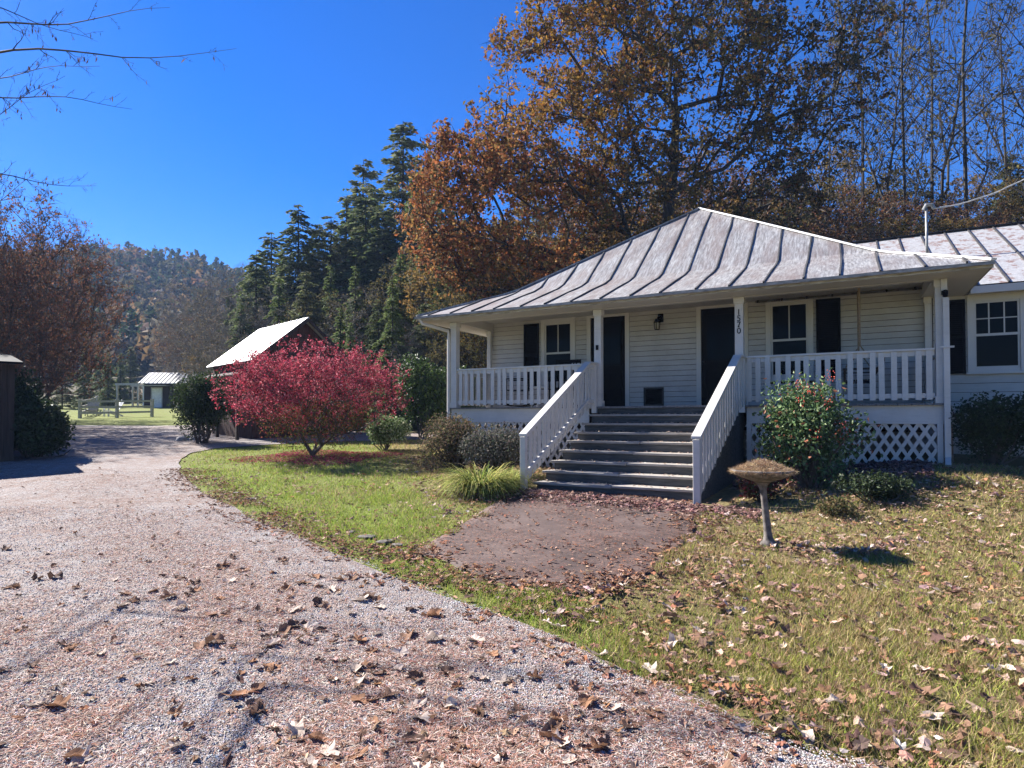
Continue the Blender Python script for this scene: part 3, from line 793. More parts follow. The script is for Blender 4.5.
def grow(A, base_pts, r_tip=.012, step=.8, w_path=.45, expo=2.3, jit=.07, up=0.):
    """Connect attractor points A to a trunk polyline, cheapest way first; returns nodes, parents, radii, attractor node ids."""
    base_pts = np.array(base_pts, float)
    P = np.zeros((len(A) * 10 + 500, 3)); par = -np.ones(len(P), int); pl = np.zeros(len(P)); n = 0
    for i, p_ in enumerate(base_pts):
        P[n] = p_; par[n] = n - 1; pl[n] = 0 if n == 0 else pl[n - 1] + np.linalg.norm(p_ - base_pts[i - 1]); n += 1
    d0 = np.min(np.linalg.norm(A[:, None] - base_pts[None], axis=2), 1)
    order = np.argsort(d0); ids = np.zeros(len(A), int)
    for o in order:
        d = np.linalg.norm(P[:n] - A[o], axis=1)
        cost = d + w_path * pl[:n] * .5 + np.clip(P[:n, 2] - A[o, 2], 0, None) * .8
        if up: cost = cost + up * np.clip(P[:n, 2] - A[o, 2] + .75 * np.hypot(P[:n, 0] - A[o, 0], P[:n, 1] - A[o, 1]), 0, None)
        j = int(np.argmin(cost)); L = d[j]; k = max(1, int(L / step)); prev = j
        for q in range(1, k + 1):
            if n >= len(P) - 1: break
            f = q / k; pt = P[j] * (1 - f) + A[o] * f
            if q < k: pt = pt + rng.normal(size=3) * jit * L / k + np.array([0, 0, .10 * L * f * (1 - f)])
            P[n] = pt; par[n] = prev; pl[n] = pl[prev] + L / k; prev = n; n += 1
        ids[o] = prev
    P = P[:n]; par = par[:n]
    ch = np.zeros(n); 
    r = np.zeros(n)
    acc = np.zeros(n)
    for i in range(n - 1, -1, -1):
        v_ = acc[i] if acc[i] > 0 else r_tip ** expo
        r[i] = v_ ** (1 / expo)
        if par[i] >= 0: acc[par[i]] += v_
    return P, par, r, ids
def tubes(P, par, r, rmax=None, taper_base=None):
    """all branch edges as tapered prisms"""
    e = np.nonzero(par >= 0)[0]; a = P[par[e]]; b = P[e]; d = b - a; L = np.linalg.norm(d, axis=1); ok = L > 1e-4
    e, a, b, d, L = e[ok], a[ok], b[ok], d[ok], L[ok]; d = d / L[:, None]
    r1 = r[e]; r0 = np.minimum(r[par[e]], r1 * 1.5)
    if rmax: r0 = np.minimum(r0, rmax); r1 = np.minimum(r1, rmax)
    Vs = []; Fs = []; off = 0
    for lo, hi, k in ((0, .03, 3), (.03, .1, 5), (.1, 9, 9)):
        m = (r1 >= lo) & (r1 < hi)
        if not m.any(): continue
        dd = d[m]; ref = np.where(np.abs(dd[:, 2:3]) > .9, np.array([[1., 0, 0]]), np.array([[0, 0, 1.]]))
        x = np.cross(dd, ref); x /= np.linalg.norm(x, axis=1)[:, None]; y = np.cross(dd, x)
        ang = np.arange(k) * 2 * np.pi / k
        circ = x[:, None] * np.cos(ang)[None, :, None] + y[:, None] * np.sin(ang)[None, :, None]
        ext = dd * np.minimum(r1[m], .3 * L[m])[:, None] * .5
        v0 = (a[m] - ext)[:, None] + circ * r0[m][:, None, None]; v1 = (b[m] + ext)[:, None] + circ * r1[m][:, None, None]
        V = np.concatenate([v0, v1], 1); M_ = len(V)
        j = np.arange(k); f = np.stack([j, (j + 1) % k, (j + 1) % k + k, j + k], 1)
        Ff = (np.arange(M_)[:, None, None] * 2 * k + f[None]).reshape(-1, 4) + off
        Vs.append(V.reshape(-1, 3)); Fs.append(Ff); off += M_ * 2 * k
    return np.concatenate(Vs), np.concatenate(Fs)
def twigs(C, n, L=(.25, .6), w_=.012, up=.3, js=.02):
    i = rng.integers(0, len(C), n); c = C[i] + rng.normal(size=(n, 3)) * js
    a, b, cc = frames(n); a[:, 2] = np.abs(a[:, 2]) * .8 + up; a /= np.linalg.norm(a, axis=1)[:, None]
    b -= a * (a * b).sum(1)[:, None]; b /= np.linalg.norm(b, axis=1)[:, None]
    l = rng.uniform(L[0], L[1], n)
    return quads(c + a * l[:, None] * .48, l, w_, np.zeros((n, 3)), a, b, np.cross(a, b), .1)[:2]
def leafy(A, ktw, nleaf, Lt, w_, up=.25, sp=.06):
    """twigs leaving every node, and leaf positions strung along them"""
    m = len(A) * ktw; c = np.repeat(A, ktw, 0); a, b, cc = frames(m); a[:, 2] = a[:, 2] * .7 + up; a /= np.linalg.norm(a, axis=1)[:, None]
    b -= a * (a * b).sum(1)[:, None]; b /= np.linalg.norm(b, axis=1)[:, None]; l = Lt * rng.uniform(.5, 1.15, m)
    V, Fq, _ = quads(c + a * l[:, None] * .5, l, w_, np.zeros((m, 3)), a, b, np.cross(a, b), .2)
    wt = rng.gamma(1.1, 1, m); k = rng.choice(m, nleaf, p=wt / wt.sum()); t_ = rng.uniform(.25, 1.08, nleaf) ** .8
    P_ = c[k] + a[k] * (l[k] * t_)[:, None] + rng.normal(size=(nleaf, 3)) * sp; P_[:, 2] -= sp * .5
    return (V, Fq), P_, k // ktw
def trunk_mesh(name, parts):
    Vs = []; Fs = []; off = 0
    for V, Fq in parts: Vs.append(V); Fs.append(Fq + off); off += len(V)
    return np_mesh(name, np.concatenate(Vs), np.concatenate(Fs))
def tree_obj(name, loc, trunk_me, crown_me, bark, leaf, rz=0, crown='crown', **k):
    e = empty(name, loc, rz, **k)
    if trunk_me: link('trunk', trunk_me, e, bark)
    if crown_me: link(crown, crown_me, e, leaf)
    return e
def copy_tree(e, loc, rz, s, label=None, group=None):
    c = e.copy(); COL.objects.link(c); c.location = loc; c.rotation_euler = (0, 0, rz); c.scale = s if hasattr(s, '__len__') else (s, s, s)
    for ch in e.children:
        d = ch.copy(); COL.objects.link(d); d.parent = c
    if label: c['label'] = label
    if group: c['group'] = group
    return c
def ell(n, c, rad, shell=.0, hollow=0):
    v_ = rng.normal(size=(n, 3)); v_ /= np.linalg.norm(v_, axis=1)[:, None]
    r_ = rng.uniform(shell, 1, n) ** (1 / 2.2)
    return np.array(c) + v_ * r_[:, None] * np.array(rad)

# ---- the big oak behind the house, built in world coordinates about its base
ob = np.array([6.4, 27.0]); oz = float(G(*ob))
def oak():
    # lobes (px-free): centre relative to base, radii, weight, palette index
    lobes = [((-6.5, -1.0, 9.2), (4.6, 4.0, 3.4), 250, 0), ((-8.6, -1.4, 9.0), (2.6, 3, 3.2), 110, 0), ((-5.5, -.5, 6.2), (3.6, 3, 1.6), 130, 0), ((-4.2, 0, 12.5), (4.2, 4, 3.0), 230, 1),
             ((-3.2, 0, 16.5), (4.6, 4.2, 3.2), 280, 1), ((.5, 0, 19.5), (5.0, 4.8, 3.6), 250, 2), ((2.2, 0, 14.5), (4.6, 4.8, 3.6), 260, 2),
             ((6.4, 0, 16.0), (4.2, 4.2, 4.6), 240, 3), ((.2, 0, 9.5), (3.6, 4.0, 2.6), 150, 2), ((5.2, 0, 11), (3.2, 4, 2.2), 110, 3)]
    A = []; kind = []
    for c, r_, n, k in lobes:
        pts = ell(n, c, r_, .15); m = vnoise(pts[:, 0] + pts[:, 1], pts[:, 2], 1.1, 21) + .35 * vnoise(pts[:, 0], pts[:, 1], 1.0, 22) > -.30
        pts = pts[m]; A.append(pts); kind += [k] * len(pts)
    A = np.concatenate(A); kind = np.array(kind)
    base = [(0, 0, -.3), (.05, 0, 1.5), (.1, 0, 3.5), (.0, .1, 5.2), (.25, .1, 7), (.5, 0, 9.2), (.8, 0, 11.5), (.9, 0, 14)]
    P, par, r_, ids = grow(A, base, .020, .7, .38, 2.3, .09)
    tw_, C, idx = leafy(A, 7, int(len(A) * 46), .85, .022, .15, .10)
    tr = [tubes(P, par, r_, .46), tw_]
    k = kind[idx]
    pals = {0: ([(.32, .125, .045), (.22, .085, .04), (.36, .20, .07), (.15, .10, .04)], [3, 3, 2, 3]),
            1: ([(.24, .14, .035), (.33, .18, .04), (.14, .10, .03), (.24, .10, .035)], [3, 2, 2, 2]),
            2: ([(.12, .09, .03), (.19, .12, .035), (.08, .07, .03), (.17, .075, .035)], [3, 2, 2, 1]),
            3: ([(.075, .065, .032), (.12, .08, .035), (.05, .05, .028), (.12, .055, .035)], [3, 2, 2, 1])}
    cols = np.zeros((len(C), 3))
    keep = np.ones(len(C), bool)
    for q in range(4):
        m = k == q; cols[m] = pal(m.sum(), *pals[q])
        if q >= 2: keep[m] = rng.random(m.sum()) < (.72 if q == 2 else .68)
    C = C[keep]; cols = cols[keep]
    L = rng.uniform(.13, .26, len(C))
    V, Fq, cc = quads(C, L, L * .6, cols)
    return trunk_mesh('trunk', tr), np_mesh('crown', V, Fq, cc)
tm, cm = oak()
tree_obj('oak_tree', (ob[0], ob[1], oz), tm, cm, BARKD, LEAF, label='huge spreading oak with rust orange and gold leaves, towering behind the cottage roof', cat='tree')

# ---- generic deciduous prototypes
def decid(H, Wd, nA, leaves, palette, wts, bark_tip=.012, low=.25, ls=(.1, .2), tw=1500, up=.35, tall=0, top=1.0):
    A = ell(nA, (0, 0, H * (low + (top - low) / 2)), (Wd / 2, Wd / 2, H * (top - low) / 2), .1)
    A = A[vnoise(A[:, 0] + A[:, 1], A[:, 2], Wd * .12, int(rng.integers(99))) > -.45]
    base = [(0, 0, -.3), (.02 * H, 0, H * low * .5), (0, .01 * H, H * low), (.01 * H, 0, H * .6)]
    if tall: base += [(.02 * H, .01 * H, H * .78), (.015 * H, 0, H * .95)]
    P, par, r_, ids = grow(A, base, bark_tip, H / 18, .4, 2.25, up=up)
    tw_, C, _ = leafy(A, max(2, int(tw / len(A))), max(leaves, 10), H * .055, .013 * H / 10, .35, H * .006)
    tr = [tubes(P, par, r_, H * .022), tw_]
    if leaves:
        L = rng.uniform(ls[0], ls[1], leaves); V, Fq, cc = quads(C, L, L * .65, pal(leaves, palette, wts))
        return trunk_mesh('trunk', tr), np_mesh('crown', V, Fq, cc)
    return trunk_mesh('trunk', tr), None
def conifer(H, Rm, low=.08, droop=.25, dens=1.0, cols=((.09, .12, .045), (.12, .15, .06), (.17, .19, .085), (.055, .075, .035)), irr=.3, shape=.85):
    tb = MB(); tb.tube([(0, 0, -.5), (0.05, 0, H * .5), (0, 0, H)], [H * .014, H * .009, .02], 7); 
    C = []; A_ = []; Ls = []; lastbr = MB()
    h = H * low
    while h < H * .985:
        f = (h - H * low) / (H * (1 - low)); rr = Rm * (1 - f) ** shape + .12
        nb = int(rng.integers(4, 7))
        a0 = rng.uniform(0, 6.28)
        for k in range(nb):
            a = a0 + k * 6.283 / nb + rng.normal() * .25; l = rr * rng.uniform(.8 - irr, 1.12); h_ = h; h = h + rng.normal() * .35; droop_ = droop; droop = droop + rng.normal() * .14
            d = np.array([math.cos(a), math.sin(a), 0]); side = np.array([-d[1], d[0], 0])
            m = max(8, int(l * 44 * dens))
            t_ = rng.uniform(.12, 1, m) ** .75
            zz = h + l * (.18 * t_ - (droop + .18) * t_ ** 2)
            wdt = (1 - t_) * l * .38 + .12
            off = rng.uniform(-1, 1, m) * wdt * 1.5
            c = d[None] * (t_ * l)[:, None] + side[None] * off[:, None]; c[:, 2] += zz + rng.normal(size=m) * .05 * l * .5 - np.abs(off) * .12
            C.append(c)
            dirv = d[None] * .8 + side[None] * np.sign(off)[:, None] * rng.uniform(.2, 1.1, m)[:, None]; dirv[:, 2] -= rng.uniform(.0, .5, m); A_.append(dirv)
            Ls.append(rng.uniform(.2, .46, m) * (H / 16) ** .5)
            lastbr.bar((0, 0, h), d * l * .8 + np.array([0, 0, h - l * droop * .5]), .03, .03); h = h_; droop = droop_
        h += rng.uniform(.30, .5) * (H / 16) ** .3
    C = np.concatenate(C); a = np.concatenate(A_); Ls = np.concatenate(Ls); n = len(C)
    a /= np.linalg.norm(a, axis=1)[:, None]; b = np.cross(a, np.array([0, 0, 1.]) + rng.normal(size=(n, 3)) * .45); b /= np.linalg.norm(b, axis=1)[:, None]
    V, Fq, cc = quads(C, Ls, Ls * .42, pal(n, cols), a, b, np.cross(a, b), .12)
    tb.V += [v_ for v_ in lastbr.V]; tb.F4 += [f + tb.n for f in lastbr.F4]; tb.n += lastbr.n
    return tb.mesh('trunk'), np_mesh('crown', V, Fq, cc)

def at(px, Y): return (px - 512) / F * Y
def ztop(py, Y): return 1.6 + (418 - py) / F * Y

# conifers: (px, top y, Y, proto)
CON = [conifer(17, 4.6, .06, .25, shape=.6), conifer(16, 3.8, .02, .4, 1.1, ((.10, .14, .045), (.14, .18, .06), (.19, .23, .085))), conifer(18, 4.8, .2, .1, .9, ((.09, .11, .05), (.14, .16, .07), (.2, .2, .1)), .5, .6)]
protos = []
spots = [(297, 204, 46, 0), (345, 196, 52, 1), (402, 118, 50, 2), (362, 158, 54, 2), (432, 158, 47, 2), (425, 205, 36, 1), (400, 250, 33, 1), (330, 262, 40, 1), (270, 232, 50, 0), (250, 262, 56, 0), (318, 224, 49, 0),
         (382, 205, 44, 0), (255, 250, 44, 0), (278, 275, 38, 1), (305, 270, 36, 2), (330, 215, 46, 2), (365, 190, 46, 0), (415, 165, 44, 1), (445, 185, 40, 2), (392, 275, 27, 1), (350, 320, 26, 1), (300, 318, 30, 1), (240, 300, 42, 1), (462, 250, 29, 0), (355, 262, 33, 1), (442, 262, 30, 1), (470, 200, 44, 0), (500, 225, 48, 0), (540, 200, 50, 2), (230, 285, 60, 1), (340, 305, 29, 1), (425, 300, 27, 0), (378, 300, 30, 0),
         (600, 195, 46, 0), (735, 190, 40, 0), (755, 170, 44, 1), (820, 200, 40, 0), (108, 350, 66, 1), (84, 345, 62, 1), (62, 350, 58, 0), (120, 352, 75, 1), (130, 345, 80, 0), (100, 338, 78, 1), (655, 185, 48, 1), (1015, 150, 36, 0), (1060, 120, 36, 2)]
spots.append((-120, 200, 22, 0))
names = ['broad dark conifer', 'narrow drooping hemlock', 'tall ragged pine with bare lower trunk']
for i, (px, ty, Yd, k) in enumerate(spots):
    x = at(px, Yd); z = float(G(x, Yd)) - .2; Hh = ztop(ty, Yd) - z; bH = (17, 16, 18)[k]; s = Hh / bH
    grp = 'evergreens on the wooded slope' if px > 200 else 'dark evergreens beyond the paddock'
    lab = (names[k] + ' on the slope behind the cottage and barn') if px > 200 else 'dark evergreen beyond the rail fence and chairs'
    if not any(p_[0] == k for p_ in protos):
        e = tree_obj('conifer_tree', (x, Yd, z), CON[k][0], CON[k][1], BARKD, NEEDLE, label=lab, cat='tree', group=grp); e.scale = (s, s, s); protos.append((k, e))
    else:
        e = copy_tree([p_[1] for p_ in protos if p_[0] == k][0], (x, Yd, z), random.uniform(0, 6), (s * random.uniform(.9, 1.1), s * random.uniform(.9, 1.1), s), lab, grp)
    if px == -120: e['label'] = 'dark conifer standing out of frame left of the drive'; del e['group']
    if (px, ty) == (402, 118): e['label'] = 'tallest ragged pine, topping the slope just left of the orange oak crown'
    if (px, ty) == (297, 204): e['label'] = 'broad dark pine rising alone above the barn ridge'

# bare and sparse trees
rust = [(.16, .08, .045), (.22, .12, .055), (.10, .07, .045), (.15, .06, .04)]
olive = [(.085, .08, .03), (.13, .11, .035), (.17, .13, .04), (.06, .055, .028)]
pinkb = [(.17, .12, .08), (.12, .10, .06), (.2, .15, .09)]
gold = [(.27, .17, .05), (.2, .13, .045), (.13, .1, .035)]
D_rust = tree_obj('autumn_tree', (0, 0, -200), *decid(11, 8, 420, 11000, rust, [2, 2, 3, 1], tw=3000), BARKL, LEAF, label='x', cat='tree')
D_olive = tree_obj('autumn_tree', (0, 0, -200), *decid(12, 8, 420, 12000, olive, [3, 2, 1, 3], tw=2500), BARK, LEAF, label='x', cat='tree')
D_gold = tree_obj('autumn_tree', (0, 0, -200), *decid(10, 7.5, 380, 10000, gold, [2, 2, 2], tw=2500), BARKL, LEAF, label='x', cat='tree')
D_bare = tree_obj('bare_tree', (0, 0, -200), *decid(18, 6.5, 260, 750, olive, [3, 2, 1, 3], bark_tip=.014, tw=1300, low=.25, ls=(.12, .24), up=1.2, tall=1), BARKD, LEAF, label='x', cat='tree')
D_grey = tree_obj('bare_tree', (0, 0, -200), *decid(11, 7, 420, 1200, pinkb, [1, 1, 1], tw=9000, low=.12, ls=(.1, .2)), BARKL, LEAF, label='x', cat='tree')
P_H = {D_rust: 11, D_olive: 12, D_gold: 10, D_bare: 18, D_grey: 11}
def put(pr, px, ty, Yd, label, group, wx=1.0):
    x = at(px, Yd); z = float(G(x, Yd)) - .2; Hh = ztop(ty, Yd) - z; s = Hh / P_H[pr]
    return copy_tree(pr, (x, Yd, z), random.uniform(0, 6.28), (s * wx, s * wx, s), label, group)
gw = 'autumn trees on the wooded slope'
for px, ty, Yd, pr, wx in [(700, 150, 38, D_rust, 1), (745, 165, 34, D_rust, 1), (790, 175, 33, D_olive, 1), (830, 150, 37, D_gold, 1), (860, 190, 30, D_rust, 1.1), (905, 165, 34, D_olive, 1), (940, 195, 30, D_rust, 1.1),
                           (975, 170, 33, D_gold, .9), (1010, 200, 28, D_rust, 1), (1040, 150, 33, D_olive, 1), (640, 175, 38, D_olive, 1), (600, 190, 34, D_rust, 1), (560, 170, 38, D_olive, 1), (520, 215, 34, D_gold, 1),
                           (480, 230, 31, D_gold, 1.1), (455, 240, 35, D_olive, 1), (810, 215, 28, D_rust, 1.1), (765, 215, 29, D_olive, 1.1), (885, 215, 27, D_gold, 1.1), (920, 218, 27, D_olive, 1), (720, 200, 30, D_gold, 1.1), (680, 200, 31, D_rust, 1.1), (620, 215, 30, D_gold, 1.1),
                           (1075, 190, 28, D_gold, 1), (1100, 120, 36, D_olive, 1), (985, 222, 25, D_rust, 1), (1050, 225, 25, D_olive, 1), (540, 250, 29, D_olive, 1.1), (500, 262, 27, D_gold, 1.0), (655, 225, 27, D_olive, 1.1), (470, 280, 25, D_olive, .9),
                           (845, 225, 26, D_rust, 1.1), (955, 215, 27, D_gold, 1.1)]:
    nm = {D_rust: 'rust brown tree', D_olive: 'olive green and brown tree', D_gold: 'golden brown tree'}[pr]
    put(pr, px, ty, Yd, nm + ' among the woods behind the cottage roof', gw, wx)
for px, ty, Yd, pr in [(320, 290, 37, D_olive), (362, 285, 32, D_grey), (408, 262, 35, D_olive), (436, 235, 38, D_grey), (385, 225, 48, D_olive), (345, 240, 48, D_grey), (272, 285, 42, D_grey), (300, 262, 50, D_olive), (430, 330, 27, D_grey)]:
    put(pr, px, ty, Yd, ('olive brown tree' if pr is D_olive else 'grey leafless tree') + ' standing among the evergreens on the slope', 'leafy and bare trees among the evergreens')
gb = 'tall bare trees behind the right end of the house'
for px, ty, Yd, wx in [(868, -60, 31, .75), (905, -120, 30, .6), (938, -100, 33, .65), (966, -110, 31, .8), (830, 40, 33, .7), (1010, -40, 35, .7), (1050, -90, 30, .8)]:
    put(D_bare, px, ty, Yd, 'tall dark nearly bare tree behind the right end of the cottage', gb, wx)
gm_ = 'thin grey trees along the foot of the slope'
for px, ty, Yd, wx in [(205, 262, 62, 1), (225, 268, 55, 1), (245, 262, 62, 1), (262, 285, 48, .9), (190, 285, 66, 1), (285, 295, 42, .9), (300, 300, 38, 1), (215, 300, 50, 1), (445, 285, 34, 1), (415, 320, 27, 1), (180, 310, 72, 1), (235, 322, 42, .9)]:
    put(D_grey, px, ty, Yd, 'thin grey leafless tree at the foot of the slope left of the barn roof' if px < 300 else 'thin grey leafless tree on the slope right of the barn', gm_, wx)
put(D_rust, 192, 312, 68, 'round pinkish brown tree rising behind the small shed', None)
put(D_grey, 205, 345, 63, 'low tan brushy tree directly behind the small shed roof', None, 1.9)
put(D_gold, 218, 335, 60, 'rust coloured tree between the shed and the barn', None, 1.2)
# the twiggy rust tree at the left
tmb, cmb = decid(9.6, 10.5, 1000, 10500, [(.19, .085, .055), (.12, .075, .045), (.24, .12, .07)], [2, 2, 1], bark_tip=.011, low=.1, ls=(.07, .15), tw=12000)
def lt(px, ty, Yd, label, wx, me=None):
    x = at(px, Yd); z = float(G(x, Yd)) - .1; s = (ztop(ty, Yd) - z) / 9.6
    e = tree_obj('twiggy_tree', (x, Yd, z), tmb, cmb, BARK, LEAF, random.uniform(0, 6), label=label, cat='tree'); e.scale = (s * wx, s * wx, s); return e
lt(-75, 215, 20.5, 'twiggy rust leaved tree standing left of the photo, nearest the drive', .8)
lt(40, 208, 27, 'many stemmed twiggy tree with sparse rust leaves behind the dark hedge at left', .72)
lt(8, 228, 21.5, 'twiggy rust leaved tree at the left edge just behind the dark bushes', .55)
lt(-60, 150, 24, 'twiggy rust leaved tree reaching in from the left edge', .9)
lt(10, 225, 36, 'reddish twiggy tree at the far left behind the others', .9)
for pr in (D_rust, D_olive, D_gold, D_bare, D_grey):
    for ch in list(pr.children): bpy.data.objects.remove(ch)
    bpy.data.objects.remove(pr)

# ---- bare overhanging boughs, upper left: a tree just out of frame
def overhang():
    base = np.array([-8.5, -3.5]); z0 = float(G(*base))
    def W(px, py, Yd): return np.array((at(px, Yd) - base[0], Yd - base[1], ztop(py, Yd) - z0))
    mb = MB(); mb.tube([(0, 0, -.2), (.1, .1, 2), (0, .2, 4), (.2, .3, 6), (.3, .4, 8)], [.2, .17, .15, .12, .06], 10); q = []
    def limb(p0, p1, r0, r1, wig, depth, nst):
        L = np.linalg.norm(p1 - p0); m = nst; pts = []; w1, w2 = rng.uniform(0, 6.3, 2)
        for k in range(m + 1):
            f = k / m; b_ = math.sin(f * math.pi) * L
            pts.append(p0 * (1 - f) + p1 * f + np.array([0, .3 * wig * b_ * math.sin(w2 + 3 * f), wig * b_ * math.sin(w1 + 4.2 * f)]) + (rng.normal(size=3) * .012 * L / m if 0 < k < m else 0))
        mb.tube(pts, [r0 + (r1 - r0) * (k / m) ** .7 for k in range(m + 1)], 5 if r0 > .006 else 3, False)
        if depth == 0:
            q.extend(pts[1:]); return
        d = (p1 - p0) / L
        for k in range(1, m):
            for _ in range(1 if rng.random() < .55 else 2):
                side = np.array([-d[2], rng.normal() * .5, d[0]]) * (1 if rng.random() < .5 else -1)
                dr_ = d * rng.uniform(.7, 1) + side * rng.uniform(.35, .8); dr_ /= np.linalg.norm(dr_); l = min(L * .35, rng.uniform(.18, .55)) * (1 - .5 * k / m) * (.65 if depth == 1 else 1)
                rr = max(.0016, (r0 + (r1 - r0) * (k / m)) * .5); limb(pts[k], pts[k] + dr_ * l, rr, .0013, .08, depth - 1, 4)
    top = np.array([.2, .3, 6.])
    for (a_, b_, c_, r0) in [((-90, 30, 7.4), (-20, 18, 7.4), (165, 2, 7.2), .014), ((-110, 75, 7.4), (-20, 50, 7.3), (233, 44, 7.0), .016), ((-90, 110, 7.6), (-20, 92, 7.5), (128, 106, 7.4), .010),
                             ((-100, 195, 7.6), (-30, 172, 7.5), (93, 184, 7.3), .010), ((-90, 70, 7.8), (-20, 75, 7.7), (95, 62, 7.4), .008), ((-70, -30, 7.5), (-15, 0, 7.5), (88, 34, 7.5), .008), ((-90, 225, 7.6), (-30, 215, 7.6), (32, 172, 7.4), .007), ((-90, 130, 7.6), (-20, 120, 7.6), (60, 72, 7.4), .006)]:
        a_, b_, c_ = W(*a_), W(*b_), W(*c_)
        limb(top + rng.normal(size=3) * .2, a_, .016, r0 * 1.2, .05, 0, 7); limb(a_, b_, r0 * 1.4, r0, .02, 0, 2); limb(b_, c_, r0, .0018, .035, 2, 9)
    q = np.array([p_ for p_ in q if p_[1] > 9.5])
    tm = mb.mesh('trunk')
    n = 150; C = q[rng.integers(0, len(q), n)] - np.array([0, 0, .03])
    a = np.tile([0, 0, -1.], (n, 1)) + rng.normal(size=(n, 3)) * .25; a /= np.linalg.norm(a, axis=1)[:, None]; b = np.cross(a, rng.normal(size=(n, 3))); b /= np.linalg.norm(b, axis=1)[:, None]
    V, Fq, cc = quads(C, rng.uniform(.04, .09, n), .016, pal(n, [(.05, .03, .02), (.12, .07, .04)]), a, b, np.cross(a, b))
    e_ = tree_obj('bare_tree', (base[0], base[1], z0), tm, np_mesh('seed_pods', V, Fq, cc), BARKD, LEAF, crown='seed_pods', label='bare dark boughs with hanging seed pods overhanging the upper left', cat='tree')
    for ch in e_.children:
        if ch.name.startswith('seed'): ch['kind'] = 'stuff'
overhang()

# ---- shrubs
def shrub(name, x, y, rx, ry, h, n, ls, palette, wts=None, mat=LEAF, label='', cat='shrub', lumps=9, stems=14, zlow=.0, lean=0, asp=.55, rough=.3):
    z = float(G(x, y)) - .02
    C = []
    e_ = .5 if lumps < 15 else .68
    cs = [np.array([rng.uniform(-e_, e_) * rx, rng.uniform(-e_, e_) * ry, h * rng.uniform((.35 if lumps < 15 else .25) + zlow * .5, .72 if lumps < 15 else .84)]) for _ in range(lumps)]
    m = n // lumps; q_ = .55 if lumps < 15 else .36
    for c in cs: C.append(ell(m, c, (rx * q_, ry * q_, h * (.32 if lumps < 15 else .2)), .25))
    C = np.concatenate(C); C = C[(C[:, 2] > zlow * h + .03)]
    C += rng.normal(size=C.shape) * rough * .12
    L = rng.uniform(ls[0], ls[1], len(C)); V, Fq, cc = quads(C, L, L * asp, pal(len(C), palette, wts))
    sm_ = []
    tb = MB()
    for k in range(stems):
        c = cs[k % lumps]; e = c + rng.normal(size=3) * np.array([rx * .25, ry * .25, h * .12]); b0 = np.array([rng.normal() * rx * .1, rng.normal() * ry * .1, -.05])
        mid = (b0 + e) / 2 + rng.normal(size=3) * .06; tb.tube([b0, mid, e], [.018 * (h ** .5), .012 * (h ** .5), .005], 5, False)
    e = empty(name, (x, y, z), 0, label=label, cat=cat)
    link('stems', tb.mesh('stems'), e, BARK); link('foliage', np_mesh('foliage', V, Fq, cc), e, mat)
    return e, cs

